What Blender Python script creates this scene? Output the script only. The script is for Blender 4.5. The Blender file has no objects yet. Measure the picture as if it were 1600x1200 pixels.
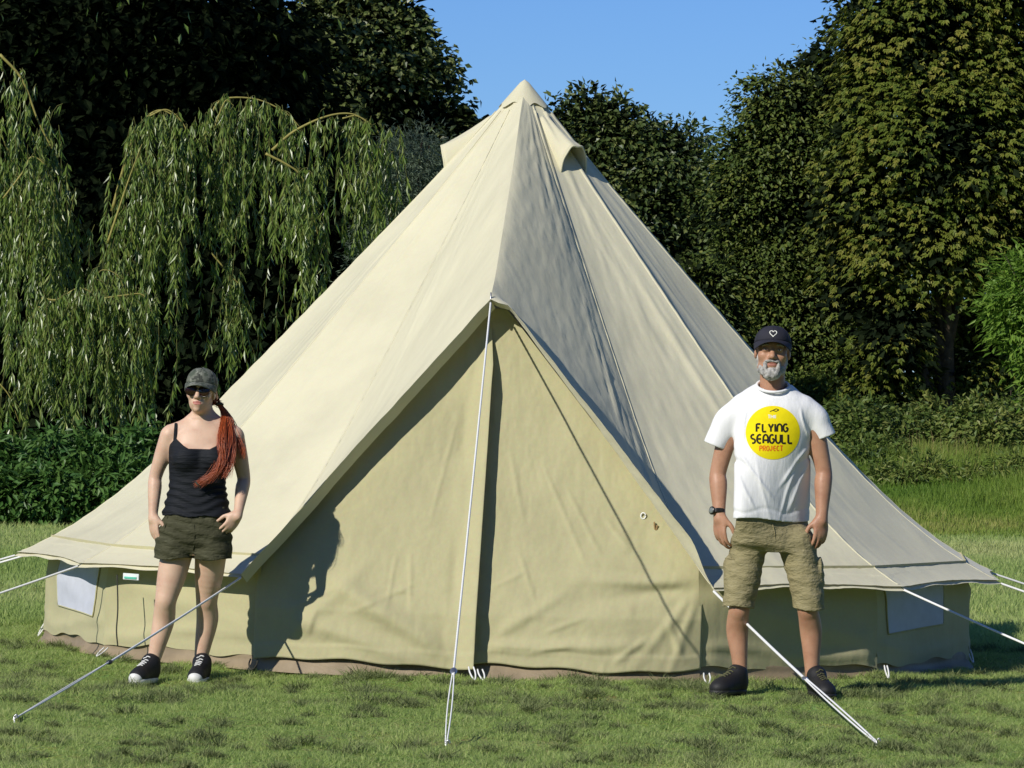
import bpy, math, random
import numpy as np
from mathutils import Vector, Matrix, Euler
from mathutils.bvhtree import BVHTree

random.seed(7)
RNG = np.random.default_rng(11)
PI = math.pi
rad = math.radians

# ------------------------------------------------------------------ camera, sky, sun, exposure
scene = bpy.context.scene
COL = scene.collection
F_PX = 7306.0                       # focal length in pixels of a 1600 px wide picture
CAM_D, CAM_H = 26.0, 1.55
ROLL = rad(1.45)
PITCH = math.atan(26.0 / F_PX)
cam_data = bpy.data.cameras.new('camera')
cam = bpy.data.objects.new('camera', cam_data)
COL.objects.link(cam)
CAM_LOC = Vector((-0.028, -CAM_D, CAM_H))
CAM_R = (Matrix.Rotation(PI / 2 - PITCH, 4, 'X') @ Matrix.Rotation(ROLL, 4, 'Z'))
cam.matrix_world = Matrix.Translation(CAM_LOC) @ CAM_R
cam_data.sensor_fit = 'HORIZONTAL'
cam_data.sensor_width = 36.0
cam_data.lens = 36.0 * F_PX / 1600.0
cam_data.clip_start = 0.5
cam_data.clip_end = 2000.0
scene.camera = cam

SUN_AZ, SUN_EL = rad(42.0), rad(33.0)      # azimuth measured to the left of the camera's back
SUN_DIR = Vector((-math.sin(SUN_AZ) * math.cos(SUN_EL), -math.cos(SUN_AZ) * math.cos(SUN_EL), math.sin(SUN_EL)))
world = bpy.data.worlds.new('World')
scene.world = world
world.use_nodes = True
wn, wl = world.node_tree.nodes, world.node_tree.links
bg = wn['Background']
sky = wn.new('ShaderNodeTexSky')
sky.sky_type = 'NISHITA'
sky.sun_disc = False
sky.sun_elevation = SUN_EL
sky.sun_rotation = math.atan2(SUN_DIR.x, SUN_DIR.y)
sky.altitude = 1500.0
sky.air_density = 1.0
sky.dust_density = 0.0
sky.ozone_density = 4.0
tint = wn.new('ShaderNodeMix')
tint.data_type = 'RGBA'; tint.blend_type = 'MULTIPLY'
tint.inputs[0].default_value = 1.0
tint.inputs[7].default_value = (0.67, 0.97, 1.50, 1)
wl.new(sky.outputs[0], tint.inputs[6])
wl.new(tint.outputs[2], bg.inputs[0])
bg.inputs[1].default_value = 0.066

sun_data = bpy.data.lights.new('sun', 'SUN')
sun_data.energy = 4.5
sun_data.angle = rad(0.53)
sun_data.color = (1.0, 0.955, 0.87)
sun = bpy.data.objects.new('sun', sun_data)
COL.objects.link(sun)
sun.location = (-20, -20, 20)
sun.rotation_euler = SUN_DIR.to_track_quat('Z', 'Y').to_euler()

vs = scene.view_settings
vs.view_transform = 'Standard'
vs.look = 'None'
vs.exposure = 0.0
vs.gamma = 1.0
vs.use_curve_mapping = False
scene.cycles.max_bounces = 6
scene.cycles.transparent_max_bounces = 4
scene.cycles.use_denoising = True

# ------------------------------------------------------------------ geometry helpers
CR3 = CAM_R.to_3x3()


def at(X, Y, d):
    """World point seen at photo pixel (X, Y) that stands d metres in front of the camera."""
    v = CR3 @ Vector(((X - 800.0) / F_PX, -(Y - 600.0) / F_PX, -1.0))
    return CAM_LOC + v * (d / v.y)


def ground_at(X, Y):
    v = CR3 @ Vector(((X - 800.0) / F_PX, -(Y - 600.0) / F_PX, -1.0))
    return CAM_LOC + v * (-CAM_H / v.z)


def npv(v):
    return np.array(v, dtype=np.float64)


def link(name, data, parent=None):
    o = bpy.data.objects.new(name, data)
    COL.objects.link(o)
    if parent is not None:
        o.parent = parent
        if parent.type == 'EMPTY':
            o.matrix_parent_inverse = Matrix.Translation(-Vector(parent.location))
    return o


def tag(o, label=None, cat=None, group=None, kind=None):
    if label: o['label'] = label
    if cat: o['category'] = cat
    if group: o['group'] = group
    if kind: o['kind'] = kind
    return o


def empty(name, loc, label, cat, group=None):
    o = bpy.data.objects.new(name, None)
    o.empty_display_size = 0.2
    COL.objects.link(o)
    o.location = loc
    return tag(o, label, cat, group)


def mesh_np(name, verts, faces, mats=None, parent=None, smooth=True, uv=None, attrs=None, midx=None):
    """faces: (M,3) or (M,4) int array, or a list of such arrays. Coordinates are world ones."""
    if not isinstance(faces, list):
        faces = [faces]
    faces = [np.asarray(f, dtype=np.int32) for f in faces if len(f)]
    v = np.asarray(verts, dtype=np.float32).reshape(-1, 3)
    loops = np.concatenate([f.ravel() for f in faces])
    tot = np.concatenate([np.full(len(f), f.shape[1], dtype=np.int32) for f in faces])
    start = np.concatenate([[0], np.cumsum(tot)[:-1]]).astype(np.int32)
    m = bpy.data.meshes.new(name)
    m.vertices.add(len(v)); m.vertices.foreach_set('co', v.ravel())
    m.loops.add(len(loops)); m.loops.foreach_set('vertex_index', loops)
    m.polygons.add(len(tot))
    m.polygons.foreach_set('loop_start', start)
    m.polygons.foreach_set('loop_total', tot)
    if mats is not None:
        for k in (mats if isinstance(mats, (list, tuple)) else [mats]):
            m.materials.append(k)
    if midx is not None:
        m.polygons.foreach_set('material_index', np.asarray(midx, dtype=np.int32))
    m.update(calc_edges=True)
    m.polygons.foreach_set('use_smooth', np.full(len(tot), smooth, dtype=bool))
    if uv is not None:
        lay = m.uv_layers.new(name='UVMap')
        lay.data.foreach_set('uv', np.asarray(uv, dtype=np.float32)[loops].ravel())
    if attrs:
        for k, a in attrs.items():
            at_ = m.attributes.new(k, 'FLOAT', 'POINT')
            at_.data.foreach_set('value', np.asarray(a, dtype=np.float32))
    return link(name, m, parent)


def grid_faces(nu, nv, wrap=False):
    i, j = np.meshgrid(np.arange(nu if wrap else nu - 1), np.arange(nv - 1), indexing='ij')
    a = i * nv + j
    b = ((i + 1) % nu) * nv + j
    return np.stack([a, b, b + 1, a + 1], -1).reshape(-1, 4)


def frames(pts):
    pts = np.asarray(pts, float)
    t = np.gradient(pts, axis=0)
    t /= np.linalg.norm(t, axis=1, keepdims=True) + 1e-12
    ref = np.array([0.0, 1.0, 0.0]) if abs(t[0][1]) < 0.8 else np.array([1.0, 0, 0])
    n = np.zeros_like(pts)
    for i in range(len(pts)):
        r = ref - t[i] * np.dot(ref, t[i])
        r /= np.linalg.norm(r) + 1e-12
        n[i] = r; ref = r
    return t, n, np.cross(t, n)


def tube_arrays(pts, radii, sides=8, caps=True):
    pts = np.asarray(pts, float)
    radii = np.broadcast_to(np.asarray(radii, float), (len(pts),))
    t, n, b = frames(pts)
    a = np.arange(sides) * 2 * PI / sides
    ring = (np.cos(a)[None, :, None] * n[:, None] + np.sin(a)[None, :, None] * b[:, None]) * radii[:, None, None] + pts[:, None]
    v = ring.reshape(-1, 3)
    N = len(pts)
    i, j = np.meshgrid(np.arange(N - 1), np.arange(sides), indexing='ij')
    k = (j + 1) % sides
    f = np.stack([i * sides + j, i * sides + k, (i + 1) * sides + k, (i + 1) * sides + j], -1).reshape(-1, 4)
    tri = []
    if caps:
        v = np.vstack([v, pts[:1], pts[-1:]])
        c0, c1 = N * sides, N * sides + 1
        for j in range(sides):
            tri.append((c0, (j + 1) % sides, j))
            tri.append((c1, (N - 1) * sides + j, (N - 1) * sides + (j + 1) % sides))
    return v, f, np.array(tri, dtype=np.int32).reshape(-1, 3)


class Bag:
    """Collects quads and triangles that become ONE mesh object."""
    def __init__(self): self.v, self.q, self.t, self.n = [], [], [], 0

    def add(self, v, q=None, t=None):
        if q is not None and len(q): self.q.append(np.asarray(q) + self.n)
        if t is not None and len(t): self.t.append(np.asarray(t) + self.n)
        self.v.append(np.asarray(v, float).reshape(-1, 3)); self.n += len(self.v[-1]); return self

    def tube(self, pts, r, sides=8, caps=True): return self.add(*tube_arrays(pts, r, sides, caps))

    def box(self, c, half, R=None):
        s = np.array([[x, y, z] for x in (-1, 1) for y in (-1, 1) for z in (-1, 1)], float) * np.asarray(half)
        if R is not None: s = s @ np.asarray(R).T
        return self.add(s + np.asarray(c), [(0, 1, 3, 2), (4, 6, 7, 5), (0, 4, 5, 1), (2, 3, 7, 6), (0, 2, 6, 4), (1, 5, 7, 3)])

    def ball(self, c, r, R=None, nu=16, nv=10):
        u = np.arange(nu) * 2 * PI / nu; w = np.linspace(0.001, PI - 0.001, nv)
        p = np.stack([np.cos(u)[:, None] * np.sin(w), np.sin(u)[:, None] * np.sin(w), np.broadcast_to(np.cos(w), (nu, nv))], -1).reshape(-1, 3) * np.asarray(r)
        if R is not None: p = p @ np.asarray(R).T
        return self.add(p + np.asarray(c), grid_faces(nu, nv, True)[:, ::-1])

    def build(self, name, mat, parent=None, smooth=True):
        fs = []
        if self.q: fs.append(np.concatenate(self.q))
        if self.t: fs.append(np.concatenate(self.t))
        return mesh_np(name, np.concatenate(self.v), fs, mat, parent, smooth)


def smoothcurve(pts, n=40):
    p = np.asarray(pts, float)
    if len(p) == 2:
        return p[0] + (p[1] - p[0]) * np.linspace(0, 1, n)[:, None]
    e = np.vstack([2 * p[0] - p[1], p, 2 * p[-1] - p[-2]])
    out = []
    seg = len(p) - 1
    for u in np.linspace(0, seg - 1e-6, n):
        i = int(u); f = u - i
        a, b, c, d = e[i], e[i + 1], e[i + 2], e[i + 3]
        out.append(0.5 * ((2 * b) + (-a + c) * f + (2 * a - 5 * b + 4 * c - d) * f * f + (-a + 3 * b - 3 * c + d) * f ** 3))
    return np.array(out)


def _hash(ix, iy, iz, seed):
    h = (ix.astype(np.int64) * 374761393 + iy.astype(np.int64) * 668265263 + iz.astype(np.int64) * 2147483647 + seed * 144665) & 0x7fffffff
    h = ((h ^ (h >> 13)) * 1274126177) & 0x7fffffff
    h = h ^ (h >> 16)
    return (h & 0xffff) / 65535.0


def vnoise(x, y, z=0.0, seed=0):
    x, y, z = np.broadcast_arrays(np.asarray(x, float), np.asarray(y, float), np.asarray(z, float))
    ix, iy, iz = np.floor(x), np.floor(y), np.floor(z)
    fx, fy, fz = x - ix, y - iy, z - iz
    fx, fy, fz = [f * f * (3 - 2 * f) for f in (fx, fy, fz)]
    r = 0
    for a in (0, 1):
        for b in (0, 1):
            for c in (0, 1):
                w = (fx if a else 1 - fx) * (fy if b else 1 - fy) * (fz if c else 1 - fz)
                r = r + w * _hash(ix + a, iy + b, iz + c, seed)
    return r * 2 - 1


def fbm(x, y, z=0.0, seed=0, octv=3):
    r, a = 0, 1.0
    for i in range(octv):
        r = r + a * vnoise(np.asarray(x) * 2 ** i, np.asarray(y) * 2 ** i, np.asarray(z) * 2 ** i, seed + i)
        a *= 0.5
    return r


def sstep(a, b, x):
    t = np.clip((np.asarray(x, float) - a) / (b - a), 0, 1)
    return t * t * (3 - 2 * t)


# ------------------------------------------------------------------ materials
def mat_new(name):
    m = bpy.data.materials.new(name)
    m.use_nodes = True
    nt = m.node_tree
    return m, nt.nodes, nt.links, nt.nodes['Principled BSDF']


def ramp(n, stops):
    r = n.new('ShaderNodeValToRGB')
    el = r.color_ramp.elements
    while len(el) < len(stops): el.new(0.5)
    for e, (p, c) in zip(el, stops):
        e.position = p
        e.color = (c[0], c[1], c[2], 1)
    return r


def noise_node(n, l, vec, scale, detail=3, rough=0.55, vscale=None):
    t = n.new('ShaderNodeTexNoise')
    t.inputs['Scale'].default_value = scale
    t.inputs['Detail'].default_value = detail
    t.inputs['Roughness'].default_value = rough
    if vec is not None:
        if vscale is not None:
            mp = n.new('ShaderNodeMapping')
            mp.inputs['Scale'].default_value = vscale
            l.new(vec, mp.inputs[0]); vec = mp.outputs[0]
        l.new(vec, t.inputs['Vector'])
    return t


def mat_plain(name, col, rough=0.6, spec=0.3, var=0.12, vscale=30.0, bump=0.0, bscale=200.0, metallic=0.0, coat=0.0, bdist=0.002):
    m, n, l, p = mat_new(name)
    tc = n.new('ShaderNodeTexCoord')
    t = noise_node(n, l, tc.outputs['Object'], vscale)
    r = ramp(n, [(0.3, [c * (1 - var) for c in col]), (0.7, [min(1, c * (1 + var)) for c in col])])
    l.new(t.outputs['Fac'], r.inputs[0])
    l.new(r.outputs[0], p.inputs['Base Color'])
    p.inputs['Roughness'].default_value = rough
    p.inputs['Specular IOR Level'].default_value = spec
    p.inputs['Metallic'].default_value = metallic
    p.inputs['Coat Weight'].default_value = coat
    if bump:
        b = n.new('ShaderNodeBump'); b.inputs['Strength'].default_value = bump; b.inputs['Distance'].default_value = bdist
        t2 = noise_node(n, l, tc.outputs['Object'], bscale, 4, 0.6)
        l.new(t2.outputs['Fac'], b.inputs['Height']); l.new(b.outputs[0], p.inputs['Normal'])
    return m


def mat_canvas(name, col, transl=0.12, wrinkle=0.25):
    """Cotton canvas: weave, faint stains, creases that run with the cloth's UVs (u across, v along, metres)."""
    m, n, l, p = mat_new(name)
    uv = n.new('ShaderNodeUVMap')
    big = noise_node(n, l, uv.outputs[0], 1.7, 4, 0.6)
    c = ramp(n, [(0.25, [k * 0.87 for k in col]), (0.55, col), (0.8, [min(1, k * 1.06) for k in col])])
    l.new(big.outputs['Fac'], c.inputs[0])
    fine = noise_node(n, l, uv.outputs[0], 60, 3, 0.6, (1, 1, 1))
    mx = n.new('ShaderNodeMix'); mx.data_type = 'RGBA'; mx.blend_type = 'OVERLAY'; mx.inputs[0].default_value = 0.10
    l.new(c.outputs[0], mx.inputs[6]); l.new(fine.outputs['Color'], mx.inputs[7])
    l.new(mx.outputs[2], p.inputs['Base Color'])
    p.inputs['Roughness'].default_value = 0.85
    p.inputs['Specular IOR Level'].default_value = 0.15
    p.inputs['Sheen Weight'].default_value = 0.15
    cre = noise_node(n, l, uv.outputs[0], 3.0, 5, 0.55, (3.2, 0.7, 1.0))
    cre.noise_type = 'RIDGED_MULTIFRACTAL' if hasattr(cre, 'noise_type') else cre.noise_type
    soft = noise_node(n, l, uv.outputs[0], 9.0, 3, 0.5, (1.0, 0.5, 1.0))
    weave = noise_node(n, l, uv.outputs[0], 420, 2, 0.5)
    b0 = n.new('ShaderNodeBump'); b0.inputs['Strength'].default_value = wrinkle; b0.inputs['Distance'].default_value = 0.006
    l.new(cre.outputs[0], b0.inputs['Height'])
    b1 = n.new('ShaderNodeBump'); b1.inputs['Strength'].default_value = wrinkle * 1.2; b1.inputs['Distance'].default_value = 0.01
    l.new(soft.outputs['Fac'], b1.inputs['Height']); l.new(b0.outputs[0], b1.inputs['Normal'])
    b2 = n.new('ShaderNodeBump'); b2.inputs['Strength'].default_value = 0.2; b2.inputs['Distance'].default_value = 0.0015
    l.new(weave.outputs['Fac'], b2.inputs['Height']); l.new(b1.outputs[0], b2.inputs['Normal'])
    l.new(b2.outputs[0], p.inputs['Normal'])
    tr = n.new('ShaderNodeBsdfTranslucent')
    l.new(mx.outputs[2], tr.inputs[0])
    ms = n.new('ShaderNodeMixShader'); ms.inputs[0].default_value = transl
    l.new(p.outputs[0], ms.inputs[1]); l.new(tr.outputs[0], ms.inputs[2])
    l.new(ms.outputs[0], n['Material Output'].inputs[0])
    return m


def mat_leaf(name, c0, c1, c2, rough=0.45, transl=0.25, spec=0.35):
    m, n, l, p = mat_new(name)
    a = n.new('ShaderNodeAttribute'); a.attribute_name = 'rnd'
    r = ramp(n, [(0.0, c0), (0.5, c1), (1.0, c2)])
    l.new(a.outputs['Fac'], r.inputs[0])
    l.new(r.outputs[0], p.inputs['Base Color'])
    p.inputs['Roughness'].default_value = rough
    p.inputs['Specular IOR Level'].default_value = spec
    tr = n.new('ShaderNodeBsdfTranslucent'); l.new(r.outputs[0], tr.inputs[0])
    ms = n.new('ShaderNodeMixShader'); ms.inputs[0].default_value = transl
    l.new(p.outputs[0], ms.inputs[1]); l.new(tr.outputs[0], ms.inputs[2])
    l.new(ms.outputs[0], n['Material Output'].inputs[0])
    return m


M = {}
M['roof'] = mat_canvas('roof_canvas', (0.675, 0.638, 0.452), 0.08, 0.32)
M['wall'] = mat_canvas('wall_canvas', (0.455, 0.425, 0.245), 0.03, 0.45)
M['hem'] = mat_canvas('hem_canvas', (0.69, 0.65, 0.47), 0.10, 0.20)
M['ground_sheet'] = mat_plain('ground_sheet', (0.27, 0.21, 0.135), 0.55, 0.3, 0.15, 8, 0.5, 14, bdist=0.01)
M['rope'] = mat_plain('rope', (0.78, 0.78, 0.76), 0.7, 0.2, 0.1, 300)
M['metal'] = mat_plain('galvanised_steel', (0.45, 0.46, 0.47), 0.4, 0.5, 0.1, 60, metallic=0.9)
M['slider'] = mat_plain('slider_plastic', (0.03, 0.03, 0.03), 0.4, 0.4)
M['mesh'] = mat_plain('window_mesh', (0.51, 0.53, 0.60), 0.8, 0.2, 0.05, 15, 0.3, 500)
M['label_white'] = mat_plain('label_white', (0.72, 0.76, 0.74), 0.5, 0.3)
M['label_green'] = mat_plain('label_green', (0.12, 0.50, 0.36), 0.5, 0.3)
M['cord'] = mat_plain('dark_cord', (0.05, 0.05, 0.04), 0.8, 0.2)
M['toggle'] = mat_plain('wood_toggle', (0.30, 0.20, 0.09), 0.5, 0.3)
M['bark'] = mat_plain('bark', (0.07, 0.055, 0.04), 0.9, 0.1, 0.35, 9, 0.9, 16, bdist=0.03)
M['frond_twig'] = mat_plain('frond_twig', (0.10, 0.105, 0.03), 0.7, 0.2, 0.2, 20)
M['twig'] = mat_plain('yellow_twig', (0.26, 0.23, 0.06), 0.6, 0.3, 0.2, 20)
# ------------------------------------------------------------------ ground
def ground_z(x, y):
    z = 0.016 * fbm(x * 2.2, y * 2.2, seed=3) + 0.012 * fbm(x * 7, y * 7, seed=9, octv=2)
    dip = -0.062 * np.exp(-((x + 1.65) ** 2 + (y + 3.05) ** 2) / 0.7)
    bank = 0.44 * sstep(20, 31.5, y) * sstep(1.0, 3.6, x) * sstep(90, 60, y)
    return z * sstep(60, 20, np.abs(y + 4)) - 0.012 + dip + bank


def axis_coords(lo, hi, step, far, n):
    mid = np.arange(lo, hi, step)
    g = np.geomspace(step, far, n)
    return np.concatenate([lo - np.cumsum(g)[::-1], mid, hi + np.cumsum(g)])


gx = axis_coords(-5.5, 5.5, 0.05, 60, 40)
gy = axis_coords(-10.5, 6.0, 0.05, 60, 46)
GX, GY = np.meshgrid(gx, gy, indexing='ij')
GV = np.stack([GX, GY, ground_z(GX, GY)], -1).reshape(-1, 3)
m, n, l, p = mat_new('lawn_soil')
tc = n.new('ShaderNodeTexCoord')
t1 = noise_node(n, l, tc.outputs['Object'], 0.5, 5, 0.65)
t2 = noise_node(n, l, tc.outputs['Object'], 26, 4, 0.7)
r1 = ramp(n, [(0.3, (0.17, 0.235, 0.06)), (0.5, (0.22, 0.29, 0.08)), (0.66, (0.27, 0.28, 0.105)), (0.8, (0.20, 0.27, 0.075))])
l.new(t1.outputs['Fac'], r1.inputs[0])
mx = n.new('ShaderNodeMix'); mx.data_type = 'RGBA'; mx.blend_type = 'OVERLAY'; mx.inputs[0].default_value = 0.6
l.new(r1.outputs[0], mx.inputs[6]); l.new(t2.outputs['Color'], mx.inputs[7]); l.new(mx.outputs[2], p.inputs['Base Color'])
p.inputs['Roughness'].default_value = 0.95; p.inputs['Specular IOR Level'].default_value = 0.05
b = n.new('ShaderNodeBump'); b.inputs['Strength'].default_value = 0.8; b.inputs['Distance'].default_value = 0.03
l.new(t2.outputs['Fac'], b.inputs['Height']); l.new(b.outputs[0], p.inputs['Normal'])
M['lawn'] = m
lawn = mesh_np('ground', GV, grid_faces(len(gx), len(gy)), M['lawn'])
tag(lawn, 'mown green lawn in front of and around the tent', 'lawn', kind='structure')

# ------------------------------------------------------------------ bell tent
tent = empty('bell_tent', (0, 0, 0), 'large cream canvas bell tent with closed front door, pitched on the lawn', 'tent')
AZ0, STEP = rad(-4.2), 2 * PI / 14
R_EAVE, R_WALL = 2.75, 2.585
PR = np.array([0, .05, .5, 1.0, 1.32, 1.76, 2.0, 2.2, 2.42, 2.6, 2.75])
PZ = np.array([3.125, 3.085, 2.575, 2.035, 1.69, 1.22, .985, .805, .640, .535, .462])
P_R, P_Z = 2.03, 1.897            # the door peak on top of the A-frame


def prof(r):
    # smoothed piecewise profile
    s = 0
    for o in (-0.06, -0.03, 0, 0.03, 0.06):
        s = s + np.interp(r + o, PR, PZ)
    return s / 5


def az(k): return AZ0 + STEP * k


def polar(r, a, z): return np.stack([r * np.sin(a), -r * np.cos(a), z], -1)


def ridge(k, t):
    a = az(k)
    if k == 0:
        r = P_R * t
        z = 3.11 + (P_Z - 3.11) * t - 0.015 * np.sin(PI * t)
    else:
        r = R_EAVE * t
        z = prof(r)
    return polar(r, np.full_like(r, a), z)


def roof_panel(k):
    nu, nv = 44, 90
    u = np.linspace(0, 1, nu)[:, None]; t = np.linspace(0.012, 1, nv)[None, :]
    te = np.broadcast_to(t, (nu, nv)).copy()
    if k not in (-1, 0):
        te = t * (1 - 0.014 * 4 * u * (1 - u) * sstep(0.6, 1, t))
    A = np.stack([ridge(k, te[i]) for i in range(nu)]); B = np.stack([ridge(k + 1, te[i]) for i in range(nu)])
    Pn = A * (1 - u[..., None]) + B * u[..., None]
    # outward normal of the flat panel
    nn = np.cross(B[0, -1] - A[0, 5], A[0, -1] - A[0, 5]); nn /= np.linalg.norm(nn)
    if nn[2] < 0: nn = -nn
    w = np.linalg.norm(B[0] - A[0], axis=-1)[None, :]
    L = t * 3.6
    dist_edge = np.minimum(u, 1 - u) * w
    fade = sstep(0, 0.10, dist_edge)
    sag = (-0.020 if k not in (-1, 0) else 0.012) * 4 * u * (1 - u) * np.sin(PI * t)
    # creases running down the cloth
    cr = np.zeros((nu, nv))
    rr = np.random.default_rng(100 + k)
    for i in range(9):
        u0 = rr.uniform(0.05, 0.95); sl = rr.uniform(-0.10, 0.10); t0 = rr.uniform(0.15, 0.9); ln = rr.uniform(0.10, 0.3)
        x = (u - u0 - sl * (t - t0) / ln * 0.5) * w
        cr += (0.4 if k == 0 else 1.0) * rr.uniform(0.002, 0.005) * np.exp(-(x / 0.022) ** 2) * np.exp(-((t - t0) / ln) ** 2)
    lumps = (0.004 if k == 0 else 0.006) * fbm(u * w * 2.2 + k * 9, L * 1.1, seed=40 + k) * fade
    seam = 0.004 * (1 - sstep(0.010, 0.014, u * w)) * (u > 0)
    disp = sag + cr * fade + lumps + seam
    disp = disp + (0.0022 * vnoise(u * w * 34 + 5 * k, L * 9, 0, 60 + k) + 0.0014 * vnoise(u * w * 70, L * 30, 0, 61 + k)) * fade * (0.45 + 0.55 * (k in (0, 1)))
    if k == 0:      # the puckers that gather above the right-hand corner of the doorway
        for q in range(7):
            u0 = 0.93 - 0.035 * q - 0.02 * np.sin(q * 2.1); t0 = 0.86 - 0.045 * q
            x = (u - u0 + 0.22 * (t - t0)) * w
            disp = disp + 0.006 * np.exp(-(x / 0.020) ** 2) * np.exp(-((t - t0) / 0.10) ** 2) * fade
        # folds along the A-frame edge
        e = (1 - t) * 3.2
        disp = disp + 0.068 * np.exp(-(e / 0.12) ** 2) * sstep(0, 0.06, u) * sstep(1.0, 0.85, u)
        disp = disp + 0.008 * np.exp(-((e - 0.10) / 0.05) ** 2) * (0.5 + 0.5 * np.sin(u * 60 + 3 * np.sin(u * 11))) * sstep(0.2, 0.45, u) * fade
        # long soft folds from the cap
        for u0, wd, am in ((0.40, 0.05, 0.005), (0.66, 0.05, 0.006), (0.86, 0.05, 0.004)):
            disp = disp + am * np.exp(-((u - u0) / wd / 1.6) ** 2) * np.exp(-((t - 0.28) / 0.18) ** 2)
    if k in (-1, 0):      # soft, rounded fold along the front ridge
        de = (u if k == 0 else 1 - u) * w
        mid_n = np.array([math.sin(AZ0), -math.cos(AZ0), 0.95]) / 1.379
        Pn = Pn - mid_n * (0.030 * np.exp(-de / 0.060) * sstep(0.10, 0.40, t) * sstep(1.0, 0.86, t))[..., None]
    Pn = Pn + nn * (disp * sstep(0, 0.03, de) if k in (-1, 0) else disp)[..., None]
    uvw = np.stack([np.broadcast_to(u * w + k * 3.0, (nu, nv)), np.broadcast_to(L, (nu, nv))], -1).reshape(-1, 2)
    return mesh_np('roof_panel', Pn.reshape(-1, 3), grid_faces(nu, nv), M['roof'], tent, True, uvw), Pn


def unit3(a): return a / np.linalg.norm(a, axis=-1, keepdims=True)


panel_pts = {}
for k in range(-7, 7):
    o, panel_pts[k] = roof_panel(k)
    if k == -1: o['label'] = 'brightly lit roof panel left of the door'
    if k == 0: o['label'] = 'creased half-shaded roof panel right of the door'


def strip(name, P0, P1, mat, n_across=4, parent=tent, off=None):
    """Cloth band between two curves (N,3)."""
    s = np.linspace(0, 1, n_across)
    V = P0[:, None] * (1 - s)[None, :, None] + P1[:, None] * s[None, :, None]
    if off is not None: V = V + off
    L = np.concatenate([[0], np.cumsum(np.linalg.norm(np.diff(P0, axis=0), axis=1))])
    uvw = np.stack([np.broadcast_to(s[None] * 0.08, V.shape[:2]), np.broadcast_to(L[:, None], V.shape[:2])], -1).reshape(-1, 2)
    return mesh_np(name, V.reshape(-1, 3), grid_faces(len(P0), n_across), mat, parent, True, uvw)


# eave hem: a paler doubled band that hangs a little steeper than the roof
for k in range(-7, 7):
    if k in (-1, 0): continue
    e = panel_pts[k]
    top = e[:, -5] + np.array([0, 0, 0.0008]) + 0.0005 * (e[:, -1] * [1, 1, 0]) / R_EAVE
    bot = e[:, -1] + np.array([0, 0, -0.020]) + 0.010 * (e[:, -1] * [1, 1, 0]) / R_EAVE
    bot[:, 2] += 0.004 * np.sin(np.linspace(0, 17, len(bot)) + k)
    strip('eave_hem', top, bot, M['roof'], 6)

# flat stitched seams where the roof panels meet
for k in range(-6, 7):
    if k == 0: continue          # the front ridge is a soft fold, not a seam
    e0, e1 = panel_pts[k], panel_pts[k - 1]
    a_, b_ = e0[1, 4:-1], e1[-2, 4:-1]
    c_ = e0[0, 4:-1]
    outv = unit3(c_ * [1, 1, 0] + [0, 0, 2.0])
    p0 = c_ + (a_ - c_) / (np.linalg.norm(a_ - c_, axis=1, keepdims=True) + 1e-9) * 0.009 + outv * 0.0018
    p1 = c_ + (b_ - c_) / (np.linalg.norm(b_ - c_, axis=1, keepdims=True) + 1e-9) * 0.009 + outv * 0.0018
    wob = (0.0015 * np.sin(np.arange(len(c_)) * 1.7 + k))[:, None] * outv
    mid = c_ + outv * 0.0024 + wob
    V_ = np.stack([p0 - outv * .006, p0, mid, p1, p1 - outv * .006], 1)
    L_ = np.linspace(0, 3.6, len(c_))
    uvw = np.stack([np.broadcast_to(np.array([0, .01, .02, .03, .04])[None] + k, V_.shape[:2]), np.broadcast_to(L_[:, None], V_.shape[:2])], -1).reshape(-1, 2)
    mesh_np('seam', V_.reshape(-1, 3), grid_faces(len(c_), 5), M['roof'], tent, True, uvw)

# door-edge hem of the two front panels: folds back under the roof edge
doorN = np.array([math.sin(AZ0), -math.cos(AZ0), 0]); doorE = np.array([math.cos(AZ0), math.sin(AZ0), 0])
for k, sgn in ((-1, 1), (0, -1)):
    e = panel_pts[k][:, -1]
    inw = doorE * sgn * 0.022 - doorN * 0.055 + np.array([0, 0, -0.045]) if sgn > 0 else doorE * 0.004 - doorN * 0.060 + np.array([0, 0, -0.024])
    wob = 0.006 * np.sin(np.linspace(0, 40, len(e)) + k)[:, None] * doorN
    strip('door_hem', e, e + inw + wob, M['roof'], 5)
    top = e * 0.985 + np.array([0, 0, 0.012])

# apex cap, scalloped lower edge
nu, nv = 57, 10
a = np.linspace(0, 2 * PI, nu)[:, None]; t = np.linspace(0, 1, nv)[None]
rr_ = 0.012 + t * (0.125 + 0.012 * np.cos(a * 7)) + 0.004 * np.sin(a * 5 + 1) * t
V = np.stack([rr_ * np.sin(a), -rr_ * np.cos(a), 3.150 - (rr_ - 0.012) * 1.18], -1)
V[:, 0, :] = [0.0, 0.0, 3.152]
uvw = np.stack([np.broadcast_to(a * 0.1, (nu, nv)), np.broadcast_to(t * 0.2, (nu, nv))], -1).reshape(-1, 2)
mesh_np('apex_cap', V.reshape(-1, 3), grid_faces(nu, nv)[:, ::-1], M['roof'], tent, True, uvw)


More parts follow.
